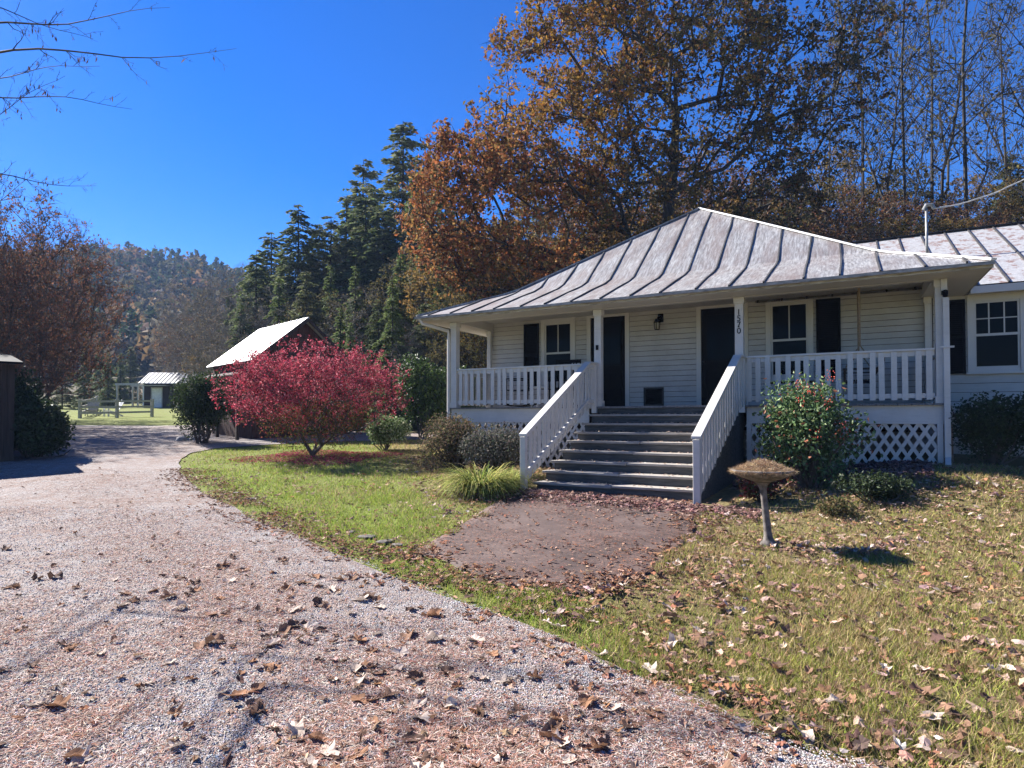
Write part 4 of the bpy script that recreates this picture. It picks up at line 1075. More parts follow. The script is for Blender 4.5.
# burning bush
def burning():
    x, y = at(312, 15.3), 15.3; z = float(G(x, y))
    Wd = 2.08
    n = 2300; a = rng.uniform(0, 6.283, n); r_ = np.sqrt(rng.uniform(0, 1, n)) * rng.uniform(.9, 1.06, n)
    hh = rng.uniform(0, 1, n)
    top = 1.7 + 1.05 * np.sqrt(np.clip(1 - r_ ** 2, 0, 1)) * (1 + .14 * np.sin(a * 5) + .10 * np.sin(a * 9 + 1)); bot = .22 + .85 * r_ ** 1.3
    A = np.stack([np.cos(a) * r_ * Wd * (1 + .10 * np.sin(a * 7 + 2) + .10 * np.sin(hh * 9 + a * 3)), np.sin(a) * r_ * Wd * .9, bot + (top - bot) * hh ** .7], 1)
    A = A[vnoise(A[:, 0] * 1.0 + A[:, 1], A[:, 2] * 1.6, .22, 81) + .5 * vnoise(A[:, 0] - A[:, 1], A[:, 2], .3, 82) > -.12]
    P, par, rr, ids = grow(A, [(0, 0, -.1), (0, 0, .0), (.02, 0, .08)], .004, .22, .75, 2.3, .06)
    tw_, C, _ = leafy(A, 4, int(len(A) * 24), .3, .007, .45, .028)
    tm = trunk_mesh('stems', [tubes(P, par, rr, .06), tw_])
    hgt = (C[:, 2] - .4) / 2.4
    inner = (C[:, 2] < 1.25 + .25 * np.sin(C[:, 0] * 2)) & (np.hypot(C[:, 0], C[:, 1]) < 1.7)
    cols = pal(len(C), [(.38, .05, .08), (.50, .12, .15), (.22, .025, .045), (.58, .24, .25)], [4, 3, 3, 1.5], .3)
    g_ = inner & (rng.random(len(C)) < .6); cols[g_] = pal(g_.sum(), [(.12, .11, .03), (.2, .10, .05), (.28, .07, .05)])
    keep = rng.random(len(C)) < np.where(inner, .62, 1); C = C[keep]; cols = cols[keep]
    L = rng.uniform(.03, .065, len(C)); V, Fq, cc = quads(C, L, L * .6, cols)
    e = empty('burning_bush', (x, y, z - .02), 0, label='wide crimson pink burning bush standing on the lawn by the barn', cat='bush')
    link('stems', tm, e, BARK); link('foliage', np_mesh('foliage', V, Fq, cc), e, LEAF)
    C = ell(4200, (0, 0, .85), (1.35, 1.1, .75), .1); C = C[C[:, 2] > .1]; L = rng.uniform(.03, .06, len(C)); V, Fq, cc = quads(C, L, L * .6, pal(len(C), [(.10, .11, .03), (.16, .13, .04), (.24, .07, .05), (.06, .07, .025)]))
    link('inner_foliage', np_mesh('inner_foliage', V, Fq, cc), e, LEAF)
    # its fallen leaves
    n = 5200; a = rng.uniform(0, 6.283, n); rr = np.sqrt(rng.uniform(0, 1, n)) * 1.75 * (1 + .2 * np.sin(a * 4))
    X_ = x + .25 + np.cos(a) * rr; Y_ = y - .15 + np.sin(a) * rr * .85
    C = np.stack([X_, Y_, G(X_, Y_) + rng.uniform(.02, .05, n)], 1); aa, b_, c_ = frames(n); aa[:, 2] *= .3; b_[:, 2] *= .3
    V, Fq, cc = quads(C, rng.uniform(.04, .08, n), .035, pal(n, [(.3, .03, .08), (.42, .07, .13), (.18, .03, .05)]), aa, b_, c_)
    link('fallen_petals', np_mesh('crimson_leaf_litter', V, Fq, cc), None, DRY, label='ring of fallen crimson leaves on the lawn under the burning bush', cat='leaf litter', kind='stuff').name = 'crimson_leaf_litter'
burning()
dk = [(.02, .032, .012), (.032, .05, .018), (.045, .065, .025)]
shrub('evergreen_shrub', at(203, 19), 19.0, 1.15, 1.1, 2.3, 9000, (.06, .14), dk, None, NEEDLE, 'dark rounded evergreen shrub at the left corner of the barn', stems=14, asp=.4)
shrub('hedge', at(424, 21), 21.0, 1.0, 1.0, 2.9, 9000, (.07, .15), [(.05, .09, .02), (.08, .12, .03), (.03, .05, .015)], None, GLOSSLEAF, 'tall green hedge beside the left end of the porch')
shrub('hedge', at(452, 22), 22.5, 1.2, 1.0, 2.6, 8000, (.07, .15), [(.05, .09, .02), (.08, .12, .03), (.03, .05, .015)], None, GLOSSLEAF, 'green hedge seen through the left end of the porch')
shrub('variegated_shrub', at(386, 17), 17.0, .62, .6, 1.05, 6500, (.05, .10), [(.30, .34, .22), (.16, .22, .1), (.07, .11, .04)], [2, 3, 3], LEAF, 'small round pale green shrub on the lawn between burning bush and porch', zlow=.2)
shrub('bare_shrub', at(457, 12.8), 12.8, .8, .6, 1.2, 8000, (.03, .07), [(.13, .09, .06), (.2, .15, .09), (.07, .08, .035)], None, LEAF, 'brown twiggy shrub at the left corner of the porch', stems=60)
shrub('bare_shrub', at(497, 12.0), 12.0, .75, .5, 1.05, 8000, (.03, .07), [(.06, .07, .05), (.10, .10, .085), (.16, .14, .12)], None, LEAF, 'grey green leafy shrub against the lattice left of the steps', stems=60)
n_e, cs = shrub('nandina_shrub', at(812, 9.7), 9.7, .66, .55, 1.75, 8500, (.04, .10), [(.06, .11, .04), (.10, .16, .06), (.18, .24, .10), (.24, .09, .05)], [4, 4, 2, .7], GLOSSLEAF, 'tall nandina with red berry clusters growing in front of the right porch lattice', stems=40, lumps=24, rough=.9)
# berries and reddish tips
bp = MB(); bb = []
for k in range(9):
    a_ = rng.uniform(3.4, 6.0); c = np.array([math.cos(a_) * .62 * rng.uniform(.4, 1), math.sin(a_) * .55, rng.uniform(.8, 1.8)])
    for q in range(16):
        p_ = c + rng.normal(size=3) * np.array([.045, .04, .06]); r0 = .011
        bb.append((p_, r0))
for p_, r0 in bb:
    bp.add([p_ + np.array(v_) * r0 for v_ in ((1, 0, 0), (-1, 0, 0), (0, 1, 0), (0, -1, 0), (0, 0, 1), (0, 0, -1))], [], [[0, 2, 4], [2, 1, 4], [1, 3, 4], [3, 0, 4], [2, 0, 5], [1, 2, 5], [3, 1, 5], [0, 3, 5]])
bp.part('berries', noisy('berry_red', (.4, .03, .02), (.6, .09, .04), 20, .35, 0), n_e, smooth=True, kind='stuff')
shrub('low_shrub', at(770, 9.1), 9.3, .4, .3, .55, 1500, (.03, .07), [(.14, .03, .035), (.08, .05, .03), (.05, .07, .03)], None, LEAF, 'low dark red leaved shrub against the stair side of the lattice')
shrub('low_shrub', at(880, 8.3), 8.45, .55, .35, .45, 2400, (.03, .07), dk, None, GLOSSLEAF, 'low dark green shrub right of the nandina', stems=20)
shrub('low_shrub', at(838, 8.0), 8.1, .35, .3, .3, 900, (.03, .06), [(.07, .08, .03), (.16, .12, .06)], None, LEAF, 'small thin plant at the foot of the nandina', stems=16)
shrub('azalea_shrub', at(985, 9.9), 9.75, .85, .6, 1.15, 6500, (.04, .08), dk, None, GLOSSLEAF, 'dark azalea in the shade below the wing window', stems=24)
shrub('azalea_shrub', at(1055, 9.6), 9.2, .9, .7, 1.35, 6000, (.04, .08), dk, None, GLOSSLEAF, 'dark azalea at the right edge of the photo', stems=24)
shrub('broadleaf_bush', at(34, 15), 15.0, 1.0, .9, 2.0, 10000, (.07, .15), dk, None, GLOSSLEAF, 'dark rounded bush at the left edge of the drive')
shrub('broadleaf_bush', at(8, 16.5), 16.8, .9, .8, 2.2, 7000, (.07, .15), dk, None, GLOSSLEAF, 'dark bush behind the rounded one beside the brown outbuilding')
shrub('broadleaf_bush', at(275, 24), 24.3, 1.6, 1, 1.4, 5000, (.07, .15), dk, None, LEAF, 'dark undergrowth bush behind the burning bush')

# ornamental grass clump (liriope)
def clump(x, y, rad, L0, n, label, cols):
    z = float(G(x, y)); V = []; Fq = []; cc = []
    for i in range(n):
        a = rng.uniform(0, 6.283); r_ = rad * .35 * math.sqrt(rng.random()); L = L0 * rng.uniform(.6, 1.1); el = rng.uniform(.75, 1.4); p_ = np.array([math.cos(a) * r_, math.sin(a) * r_, 0.]); a += rng.normal() * .4
        s = np.array([-math.sin(a), math.cos(a), 0]) * .012; col = pal(1, cols)[0]; b0 = len(V)
        for k in range(5):
            V.append(p_ - s * (1 - k / 4.6)); V.append(p_ + s * (1 - k / 4.6)); cc += [col, col]
            p_ = p_ + np.array([math.cos(a) * math.cos(el), math.sin(a) * math.cos(el), math.sin(el)]) * L / 4; el -= rng.uniform(.35, .65)
        for k in range(4): Fq.append([b0 + 2 * k, b0 + 2 * k + 1, b0 + 2 * k + 3, b0 + 2 * k + 2])
    link('grass_clump', np_mesh('grass_clump', V, np.array(Fq), np.array(cc)), None, LEAF, label=label, cat='grass clump').location = (x, y, z - .02)
lc = [(.2, .24, .05), (.3, .31, .08), (.42, .38, .14), (.11, .15, .04)]
clump(at(480, 10.2), 10.2, .8, .85, 1100, 'arching yellow green grass clump left of the bottom step', lc)
clump(at(508, 10.7), 10.8, .45, .6, 450, 'smaller grass tuft tucked between the arching clump and the stair rail', lc)

# ------------------------------------------------------------------ bird bath
bx_, by_ = at(768, 6.85), 6.85
bzz = float(G(bx_, by_))
bb_ = empty('bird_bath', (bx_, by_, bzz), 0, label='stone bird bath on the lawn, its bowl heaped with pine needles', cat='bird bath')
pd = MB(); pd.lathe([(.0, -.02), (.10, -.02), (.095, .03), (.062, .06), (.048, .10), (.042, .16), (.038, .3), (.034, .5), (.036, .62), (.055, .68), (.09, .705)], k=18)
for V_ in pd.V: V_[:, 0] -= (V_[:, 2]) * .1
pd.part('pedestal', OLDSTONE, bb_, smooth=True)
pd = MB(); pd.lathe([(.0, .70), (.09, .71), (.2, .745), (.29, .79), (.325, .82), (.33, .84), (.315, .845), (.28, .82), (.17, .78), (0, .76)], (-.07, 0, 0), 32)
bowl = pd.part('bowl', OLDSTONE, bb_, smooth=True)
n = 7500; a = rng.uniform(0, 6.283, n); r_ = np.sqrt(rng.random(n)) * .33; zc = .825 + .13 * np.clip(1 - (r_ / .30) ** 1.4, 0, 1) * rng.uniform(.3, 1.05, n)
C = np.stack([-.07 + np.cos(a) * r_, np.sin(a) * r_, zc], 1); aa = rng.normal(size=(n, 3)); aa[:, 2] = aa[:, 2] * .55 + .05; aa /= np.linalg.norm(aa, axis=1)[:, None]; b_ = np.cross(aa, rng.normal(size=(n, 3))); b_ /= np.linalg.norm(b_, axis=1)[:, None]
V, Fq, cc = quads(C, rng.uniform(.05, .15, n), .004, pal(n, [(.38, .26, .15), (.52, .39, .25), (.24, .15, .09)]), aa, b_, np.cross(aa, b_))
heap = MB(); heap.lathe([(.27, .80), (.22, .84), (.14, .88), (.07, .90), (0, .905)], (-.07, 0, 0), 20); hp = heap.part('needle_heap', noisy('needle_mass', (.09, .06, .04), (.22, .15, .09), 40, .95, .6, .01), bb_, smooth=True)
link('needles', np_mesh('needles', V, Fq, cc), hp, DRY)

# ------------------------------------------------------------------ barn, sheds, fence, chairs
def barn():
    c = np.array([-7.35, 21.9]); rz = R(135)
    # local x: ridge direction (away), y: across.  apex end at x=0
    z0 = float(G(*c)) - .05; zt = ztop(318, 21.9) - z0; e = empty('barn', (c[0], c[1], z0), rz, label='small dark red barn with bright tin gable roof behind the burning bush', cat='barn')
    L, hw, ze = 4.0, 2.0, ztop(361, 20.6) - z0
    inn = .22; sl = (zt - ze) / hw; ew = hw - .2; we = zt - sl * ew - .05
    m = MB()
    k = int(ew * 2 / .2)
    for i in range(k):       # gable boards
        y0 = -ew + i * 2 * ew / k; y1 = y0 + 2 * ew / k - .008; t0 = zt - .06 - sl * abs(y0); t1 = zt - .06 - sl * abs(y1)
        if y0 > -1.0 and y1 < .75: continue
        m.hexa([(inn, y0, 0), (inn, y1, 0), (inn + .03, y1, 0), (inn + .03, y0, 0), (inn, y0, t0), (inn, y1, t1), (inn + .03, y1, t1), (inn + .03, y0, t0)])
    for i in range(k):
        y0 = -ew + i * 2 * ew / k; y1 = y0 + 2 * ew / k - .008
        if not (y0 > -1.0 and y1 < .75): continue
        t0 = zt - .06 - sl * abs(y0); t1 = zt - .06 - sl * abs(y1)
        m.hexa([(inn, y0, 2.15), (inn, y1, 2.15), (inn + .03, y1, 2.15), (inn + .03, y0, 2.15), (inn, y0, t0), (inn, y1, t1), (inn + .03, y1, t1), (inn + .03, y0, t0)])
    for s in (-1, 1):
        for i in range(18):
            x0 = inn + .031 + i * (L - .3) / 18; x1 = x0 + (L - .3) / 18 - .008; y = s * ew
            m.hexa([(x0, y - .015, 0), (x1, y - .015, 0), (x1, y + .015, 0), (x0, y + .015, 0), (x0, y - .015, we), (x1, y - .015, we), (x1, y + .015, we), (x0, y + .015, we)])
    m.hexa([(L - .1, -ew, 0), (L - .1, ew, 0), (L - .07, ew, 0), (L - .07, -ew, 0), (L - .1, -ew, we), (L - .1, ew, we), (L - .07, ew, we), (L - .07, -ew, we)])
    m.part('wall', BARNW, e)
    d = MB(); 
    for i in range(6): d.box(inn + .05, inn + .08, -.98 + i * .28, -.98 + i * .28 + .27, .05, 2.1)
    d.bar((inn + .04, -.95, .2), (inn + .04, .65, 2.0), .03, .1); d.part('door', DARKW, e)
    for s in (-1, 1):
        r_ = MB(); lo = (ze - .0); 
        r_.hexa([(-.12, 0, zt), (L + .1, 0, zt), (L + .1, s * hw, ze), (-.12, s * hw, ze), (-.12, 0, zt + .03), (L + .1, 0, zt + .03), (L + .1, s * hw, ze + .03), (-.12, s * hw, ze + .03)])
        rr = r_.part('roof', BRIGHTROOF, e)
        q = MB()
        x = .15
        while x < L: q.bar((x, s * .03, zt + .03), (x, s * (hw - .01), ze + .045), .03, .03); x += .5
        q.part('seam', BRIGHTROOF, rr)
    f = MB(); f.bar((-.13, 0, zt - .06), (-.13, hw, ze - .06), .03, .12); f.bar((-.13, 0, zt - .06), (-.13, -hw, ze - .06), .03, .12); f.part('barge_board', DARKW, e)
    # open lean-to on the side that faces the drive
    l_ = MB(); l_.hexa([(.0, hw - .3, ze - .25), (L, hw - .3, ze - .25), (L, hw + .5, ze - .5), (0, hw + .5, ze - .5), (0, hw - .3, ze - .22), (L, hw - .3, ze - .22), (L, hw + .5, ze - .47), (0, hw + .5, ze - .47)]); l_.part('lean_to_roof', DARKW, e)
    for x in (.1, 1.9, 3.8): q = MB(); q.box(x - .05, x + .05, hw + .3, hw + .4, -.1, ze - .46); q.part('lean_to_post', DARKW, e)
barn()
def small_shed():
    Y0 = 60; x0 = at(143, Y0); x1 = at(200, Y0); z0 = float(G((x0 + x1) / 2, Y0)) - .1
    e = empty('garden_shed', (x0, Y0, z0), R(4), label='small dark shed with pale metal roof and white door beyond the fence', cat='shed')
    L = x1 - x0; m = MB(); m.box(0, L, 0, 3.4, 0, 2.55); m.add([(0, -.0, 2.55), (0, 3.4, 2.55), (0, 1.7, 3.45)], [], [[0, 1, 2]]); m.part('wall', DARKW, e)
    for s in (0, 1):
        m = MB(); ya, yb = (-.35, 1.7) if s == 0 else (3.75, 1.7); m.hexa([(-.3, ya, 2.45), (L + .3, ya, 2.45), (L + .3, yb, 3.6), (-.3, yb, 3.6), (-.3, ya, 2.51), (L + .3, ya, 2.51), (L + .3, yb, 3.66), (-.3, yb, 3.66)]); r_ = m.part('roof', BRIGHTROOF, e)
        q = MB(); x = -.2
        while x < L + .3: q.bar((x, ya, 2.53), (x, yb, 3.68), .07, .05); x += .4
        q.part('seam', GALV, r_)
    m = MB(); m.box(.85, 1.75, -.05, -.01, .05, 2.0); d = m.part('door', CHAIRW, e, .01)
    m = MB(); m.box(.76, .85, -.07, -.01, 0, 2.1); m.box(1.75, 1.84, -.07, -.01, 0, 2.1); m.box(.85, 1.75, -.07, -.01, 2.01, 2.1); m.part('door_frame', FENCEW, e)
    m = MB(); m.box(.3, 2.6, -.9, -.02, 2.22, 2.28); m.part('awning', FENCEW, e)
    m = MB(); m.box(-.04, .08, -.04, .08, 0, 2.5); m.part('corner_post', CHAIRW, e)
    # pergola
    xp = at(117, Y0); zp = float(G(xp, Y0)) - .1
    p = empty('pergola', (xp, Y0, zp), 0, label='spare wooden pergola frame left of the small shed', cat='pergola')
    W_ = x0 - xp - .3
    m = MB(); m.box(-.2, W_, -.08, .08, 2.3, 2.5); m.box(-.2, W_, 2.4, 2.56, 2.3, 2.5); m.part('beam', FENCEW, p)
    for a in (0, W_ - .2):
        for b2 in (0, 2.48): m = MB(); m.box(a - .07, a + .07, b2 - .07, b2 + .07, -.2, 2.3); m.part('post', FENCEW, p)
small_shed()
def far_fence():
    Yf = 40.0
    e = empty('rail_fence', (at(80, Yf), Yf, 0), 0, label='weathered three rail fence enclosing the chairs on the far grass', cat='fence')
    pts = [(at(80, 40), 40), (at(117, 41), 41), (at(152, 43), 43)]; pts2 = [(at(80, 40), 40), (at(93, 49), 49), (at(97, 56), 56)]
    ex, ey = e.location.x, e.location.y
    for P_ in (pts, pts2):
        for i, (x, y) in enumerate(P_):
            if P_ is pts2 and i == 0: continue
            z = float(G(x, y)); m = MB(); m.box(x - ex - .08, x - ex + .08, y - ey - .08, y - ey + .08, z - .2, z + 1.25); m.part('post', FENCEW, e)
        for (xa, ya), (xb, yb) in zip(P_[:-1], P_[1:]):
            m = MB()
            for h in (.35, .72, 1.1): m.bar((xa - ex, ya - ey - .1, float(G(xa, ya)) + h), (xb - ex, yb - ey - .1, float(G(xb, yb)) + h), .04, .13)
            m.part('rail', FENCEW, e)
far_fence()
def adirondack(px, Yd, rz, label, mat=None, s=1.15):
    mat = mat or CHAIRW
    x = at(px, Yd); e = empty('adirondack_chair', (x, Yd, float(G(x, Yd))), rz, label=label, cat='garden chair', group='garden chairs by the fence'); e.scale = (s, s, s)
    m = MB()
    for k in range(6): m.bar((-.27, -.3 + k * .1, .38 - k * .025), (.27, -.3 + k * .1, .38 - k * .025), .08, .02)
    m.part('seat', mat, e)
    m = MB()
    for k in range(7):
        xx = -.24 + k * .08; h = .95 - abs(k - 3) * .04; m.bar((xx * .8, .22, .22), (xx * 1.25, .55, h + .1), .075, .02, (0, 1, 0))
    m.bar((-.28, .4, .6), (.28, .4, .6), .03, .06); m.part('backrest', mat, e)
    for sx in (-1, 1):
        m = MB(); m.box(sx * .33 - .07, sx * .33 + .07, -.4, .4, .58, .605); m.part('armrest', mat, e)
        m = MB(); m.box(sx * .3 - .02, sx * .3 + .02, -.36, -.26, 0, .579); m.part('leg', mat, e)
        m = MB(); m.bar((sx * .3, -.25, .33), (sx * .3, .5, .03), .03, .09); m.part('leg', mat, e)
adirondack(112, 43.5, R(-35), 'white fan backed garden chair standing tallest behind the fence')
adirondack(92, 44.5, R(25), 'weathered garden chair at the left corner of the fence', FENCEW)
def left_building():
    x, y = at(13, 14.2), 14.2; z = float(G(x, y)) - .1
    e = empty('outbuilding', (x, y, z), R(43), label='dark brown wooden outbuilding cut off by the left edge', cat='shed')
    m = MB(); h = 2.35
    for i in range(14): m.box(-.22 * (i + 1), -.22 * i - .008, 0, .03, 0, h)
    for i in range(16): m.box(-.03, 0, .031 + .22 * i, .031 + .22 * i + .212, 0, h)
    m.part('wall', DARKW, e)
    m = MB(); m.hexa([(-3.3, -.3, h), (.15, -.3, h), (.15, 3.8, h + .5), (-3.3, 3.8, h + .5), (-3.3, -.3, h + .05), (.15, -.3, h + .05), (.15, 3.8, h + .55), (-3.3, 3.8, h + .55)]); m.part('roof', BLACKP, e)
    m = MB(); m.box(-.1, .02, -.03, -.001, 0, h); m.part('corner_post', DARKW, e)
left_building()

# service cable from the mast up to the right
hw_ = HW(mu + .14, mn); a0 = np.array([hw_[0], hw_[1], 6.0]); Yd = 12.0; b0 = np.array([at(1100, Yd), Yd, ztop(130, Yd)])
pts = [a0 * (1 - f) + b0 * f - np.array([0, 0, .55 * 4 * f * (1 - f) * .5]) for f in np.linspace(0, 1, 14)]
m = MB(); m.tube(pts, .011, 6); m.tube([p_ + np.array([0, 0, .022 * math.sin(i * 2.2)]) for i, p_ in enumerate(pts)], .009, 6)
o = m.part('service_cable', noisy('pale_cable', (.35, .34, .32), (.6, .58, .55), 20, .6, 0), None, label='pale twisted service cable running from the roof mast up to the right', cat='cable')

# edging stones along the lawn, and pale stones by the barn
def rock(name, x, y, r_, label, flat=.45, mat=CONC, group=None):
    bm = bmesh.new(); bmesh.ops.create_icosphere(bm, subdivisions=2, radius=r_)
    s = random.uniform(0, 99)
    for v_ in bm.verts:
        v_.co *= 1 + .22 * math.sin(v_.co.x / r_ * 2.3 + s) * math.cos(v_.co.y / r_ * 2.9 + s * 2); v_.co.z *= flat; v_.co.x *= 1.5
    me = bpy.data.meshes.new(name); bm.to_mesh(me); bm.free()
    o = link(name, me, None, mat, False, label=label, cat='stone', group=group); o.location = (x, y, float(G(x, y)) + .02); o.rotation_euler = (0, 0, random.uniform(0, 3)); return o
for k, (px, py_, rr) in enumerate([(237, 494, .05), (252, 500, .06), (262, 504, .045), (352, 533, .05), (368, 538, .07), (386, 543, .075), (398, 546, .05), (216, 478, .05)]):
    z = .35; Yd = (1.6 - z) * F / (py_ - 418); 
    for _ in range(3): z = float(G(at(px, Yd), Yd)); Yd = (1.6 - z) * F / (py_ - 418)
    rock('edging_stone', at(px, Yd), Yd, rr, 'pale flat edging stone set between lawn and drive, ' + ('below the burning bush' if px < 300 else 'near the patio corner'), .3, OLDSTONE, 'edging stones below the burning bush' if px < 300 else 'edging stones near the patio')
for px, py_, rr in [(197, 428, .22), (206, 430, .16)]:
    z = .95; Yd = 21.; rock('boulder', at(px, Yd), Yd - .8, rr, 'larger pale stone at the foot of the dark evergreen shrub' if rr > .2 else 'smaller pale stone at the foot of the dark evergreen shrub', .8)

# ------------------------------------------------------------------ ground cover
def inside_house(x, y):
    u, n = WH(x, y)
    return ((u > -.1) & (u < 20) & (n > .0)) | ((u > 3.2) & (u < 6.7) & (n > -2.9) & (n <= 0))
def on_grass(x, y):
    return (x > np.where(y < 1.5, 2.5 + (1.5 - y) * 1.2, DR(y)) + .02 + .12 * vnoise(x, y, .35, 12)) & ~inside_house(x, y) & ~in_poly(x + .22 * vnoise(x, y, .3, 71) , y + .28 * vnoise(x, y, .27, 72) + .06, ap)
def sample(n, y0, y1, x0=-14, x1=12):
    # denser near the camera
    y = np.exp(rng.uniform(math.log(y0), math.log(y1), n)); x = rng.uniform(-.92, .92, n) * y
    return x, y
def grass(n, y0, y1, hmin, hmax, w0, name, label):
    x, y = sample(n, y0, y1); m = on_grass(x, y) & (y < 22); x, y = x[m], y[m]
    dens = (.6 + .45 * vnoise(x, y, .45, 30)) * (.3 + .7 * sstep(.0, .7, x - DR(y))); m = rng.random(len(x)) < dens; x, y = x[m], y[m]; n = len(x)
    z = G(x, y); a = rng.uniform(0, 6.283, n); h = rng.uniform(hmin, hmax, n) * (1 + .35 * vnoise(x, y, .6, 31)); ln = rng.normal(size=(n, 2)) * .6
    wd = w0 * (.6 + y * .12)
    base = np.stack([x, y, z], 1); s = np.stack([np.cos(a), np.sin(a), 0 * a], 1) * wd[:, None] / 2
    tip = base + np.stack([ln[:, 0] * h, ln[:, 1] * h, h], 1)
    V = np.stack([base - s, base + s, tip], 1).reshape(-1, 3); Fq = np.arange(n * 3).reshape(n, 3)
    f = sstep(-.8, 1.2, x + .35 * (y - 6) + .5 * vnoise(x, y, .8, 33)); dry = rng.random(n) < (.2 + .34 * f + .2 * vnoise(x, y, .5, 34))
    c = pal(n, [(.25, .33, .05), (.32, .37, .07), (.18, .24, .045)]); c[f > .5] *= np.array([.95, .82, 1.0])
    cd_ = pal(n, [(.48, .38, .2), (.38, .28, .15), (.28, .18, .1)]); c[dry] = cd_[dry]
    link(name, np_mesh(name, V, Fq, np.repeat(c, 3, 0)), None, LEAF, label=label, cat='grass', kind='stuff')
grass(620000, 2.2, 22, .03, .075, .006, 'lawn_grass', 'short green and straw coloured grass of the lawns')
# far grass field tint is the ground itself
# leaf shapes
def leaf_proto(k):
    r = np.random.default_rng(50 + k); n = 16
    ang = np.linspace(0, 2 * math.pi, n, endpoint=False); rad = .5 * (1 + .2 * np.cos(ang * 5 + r.uniform(0, 6)) * (r.uniform(.4, 1)) + .12 * r.normal(size=n)); rad[0] *= 1.35
    x = np.cos(ang) * rad; y = np.sin(ang) * rad * .72; c1, c2 = r.uniform(.5, 1.6), r.uniform(-.8, .8)
    z = c1 * y * y + c2 * x * x + .25 * x * y + r.normal(size=n) * .05
    V = np.stack([x, y, z], 1); V = np.vstack([V, [[0, 0, -.03]]]); Fq = [[i, (i + 1) % n, n] for i in range(n)]
    V[:, 2] -= V[:, 2].min() * .8; return V, np.array(Fq)
LP = [leaf_proto(k) for k in range(8)]
def scatter_leaves(name, x, y, size, cols, label, kind='stuff', lift=.0, zf=None, tilt=.22):
    Vs, Fs, cc = [], [], []; off = 0; n = len(x); k = rng.integers(0, 8, n); z = (G(x, y) if zf is None else zf) + lift
    for q in range(8):
        m = np.nonzero(k == q)[0]
        if not len(m): continue
        P_, Fq = LP[q]; a = rng.uniform(0, 6.283, len(m)); ca, sa = np.cos(a), np.sin(a); t1 = rng.normal(size=len(m)) * tilt; t2 = rng.normal(size=len(m)) * tilt
        s = size[m]; fl = np.where(rng.random(len(m)) < .4, -1, 1)
        px_, py_, pz_ = P_[:, 0][None] * s[:, None], P_[:, 1][None] * s[:, None], P_[:, 2][None] * s[:, None] * fl[:, None] + np.where(fl < 0, .25, 0)[:, None] * s[:, None]
        pz_ = pz_ + px_ * t1[:, None] + py_ * t2[:, None]; pz_ -= pz_.min(1)[:, None] - .002
        V = np.stack([x[m][:, None] + px_ * ca[:, None] - py_ * sa[:, None], y[m][:, None] + px_ * sa[:, None] + py_ * ca[:, None], z[m][:, None] + pz_], 2)
        nv = len(P_); Vs.append(V.reshape(-1, 3)); Fs.append((Fq[None] + (np.arange(len(m)) * nv)[:, None, None]).reshape(-1, 3) + off); cc.append(np.repeat(cols[m], nv, 0)); off += len(m) * nv
    return link(name, np_mesh(name, np.concatenate(Vs), np.concatenate(Fs), np.concatenate(cc)), None, DRY, label=label, cat='leaf litter', kind=kind)
lcol = [(.24, .14, .09), (.33, .21, .15), (.16, .09, .06), (.42, .3, .23), (.28, .14, .07), (.11, .065, .045)]
# lawn leaves
y = np.sqrt(rng.uniform(2.3 ** 2, 15 ** 2, 62000)); x = rng.uniform(-.92, .92, 62000) * y; m = on_grass(x, y); x, y = x[m], y[m]
f = sstep(-.6, .8, x + .3 * (y - 6)); pr_ = .10 + .55 * f; pr_ *= .65 + .5 * vnoise(x, y, .5, 41); m = rng.random(len(x)) < pr_; x, y = x[m], y[m]
scatter_leaves('lawn_leaf_litter', x, y, rng.uniform(.025, .075, len(x)), pal(len(x), lcol, [3, 3, 2, 2, 1, 2]), 'dry brown leaves strewn over the lawn', lift=.018)
# drifts: leaves caught together in the grass
cxs, cys = [], []
for _ in range(170):
    y_ = math.sqrt(rng.uniform(2.6 ** 2, 11 ** 2)); x_ = rng.uniform(-.5, .92) * y_; q_ = int(rng.integers(6, 22)); s_ = rng.uniform(.05, .14)
    cxs.append(x_ + rng.normal(size=q_) * s_ * 1.6); cys.append(y_ + rng.normal(size=q_) * s_)
cxs = np.concatenate(cxs); cys = np.concatenate(cys); m = on_grass(cxs, cys) & (cxs + .3 * (cys - 6) > -.3); cxs, cys = cxs[m], cys[m]
scatter_leaves('drifted_leaf_litter', cxs, cys, rng.uniform(.035, .085, len(cxs)), pal(len(cxs), [(.22, .13, .11), (.36, .26, .22), (.13, .075, .06), (.5, .4, .34), (.3, .15, .08)], [3, 3, 3, 1.5, 1]), 'small drifts of crumpled leaves caught in the lawn', lift=.03, tilt=.28)
# drive edge leaves
yv = rng.uniform(2.4, 13, 5000); xv = DR(yv) + rng.normal(size=len(yv)) * .34 + .22; yv, xv = yv[vnoise(xv, yv, .4, 91) > -.35], xv[vnoise(xv, yv, .4, 91) > -.35]
scatter_leaves('verge_leaf_litter', xv, yv, rng.uniform(.02, .055, len(yv)), pal(len(yv), lcol + [(.26, .12, .07)], [3, 2, 3, 1, 2, 2, 3]), 'reddish brown leaves gathered along the edge of the gravel drive', lift=.02)
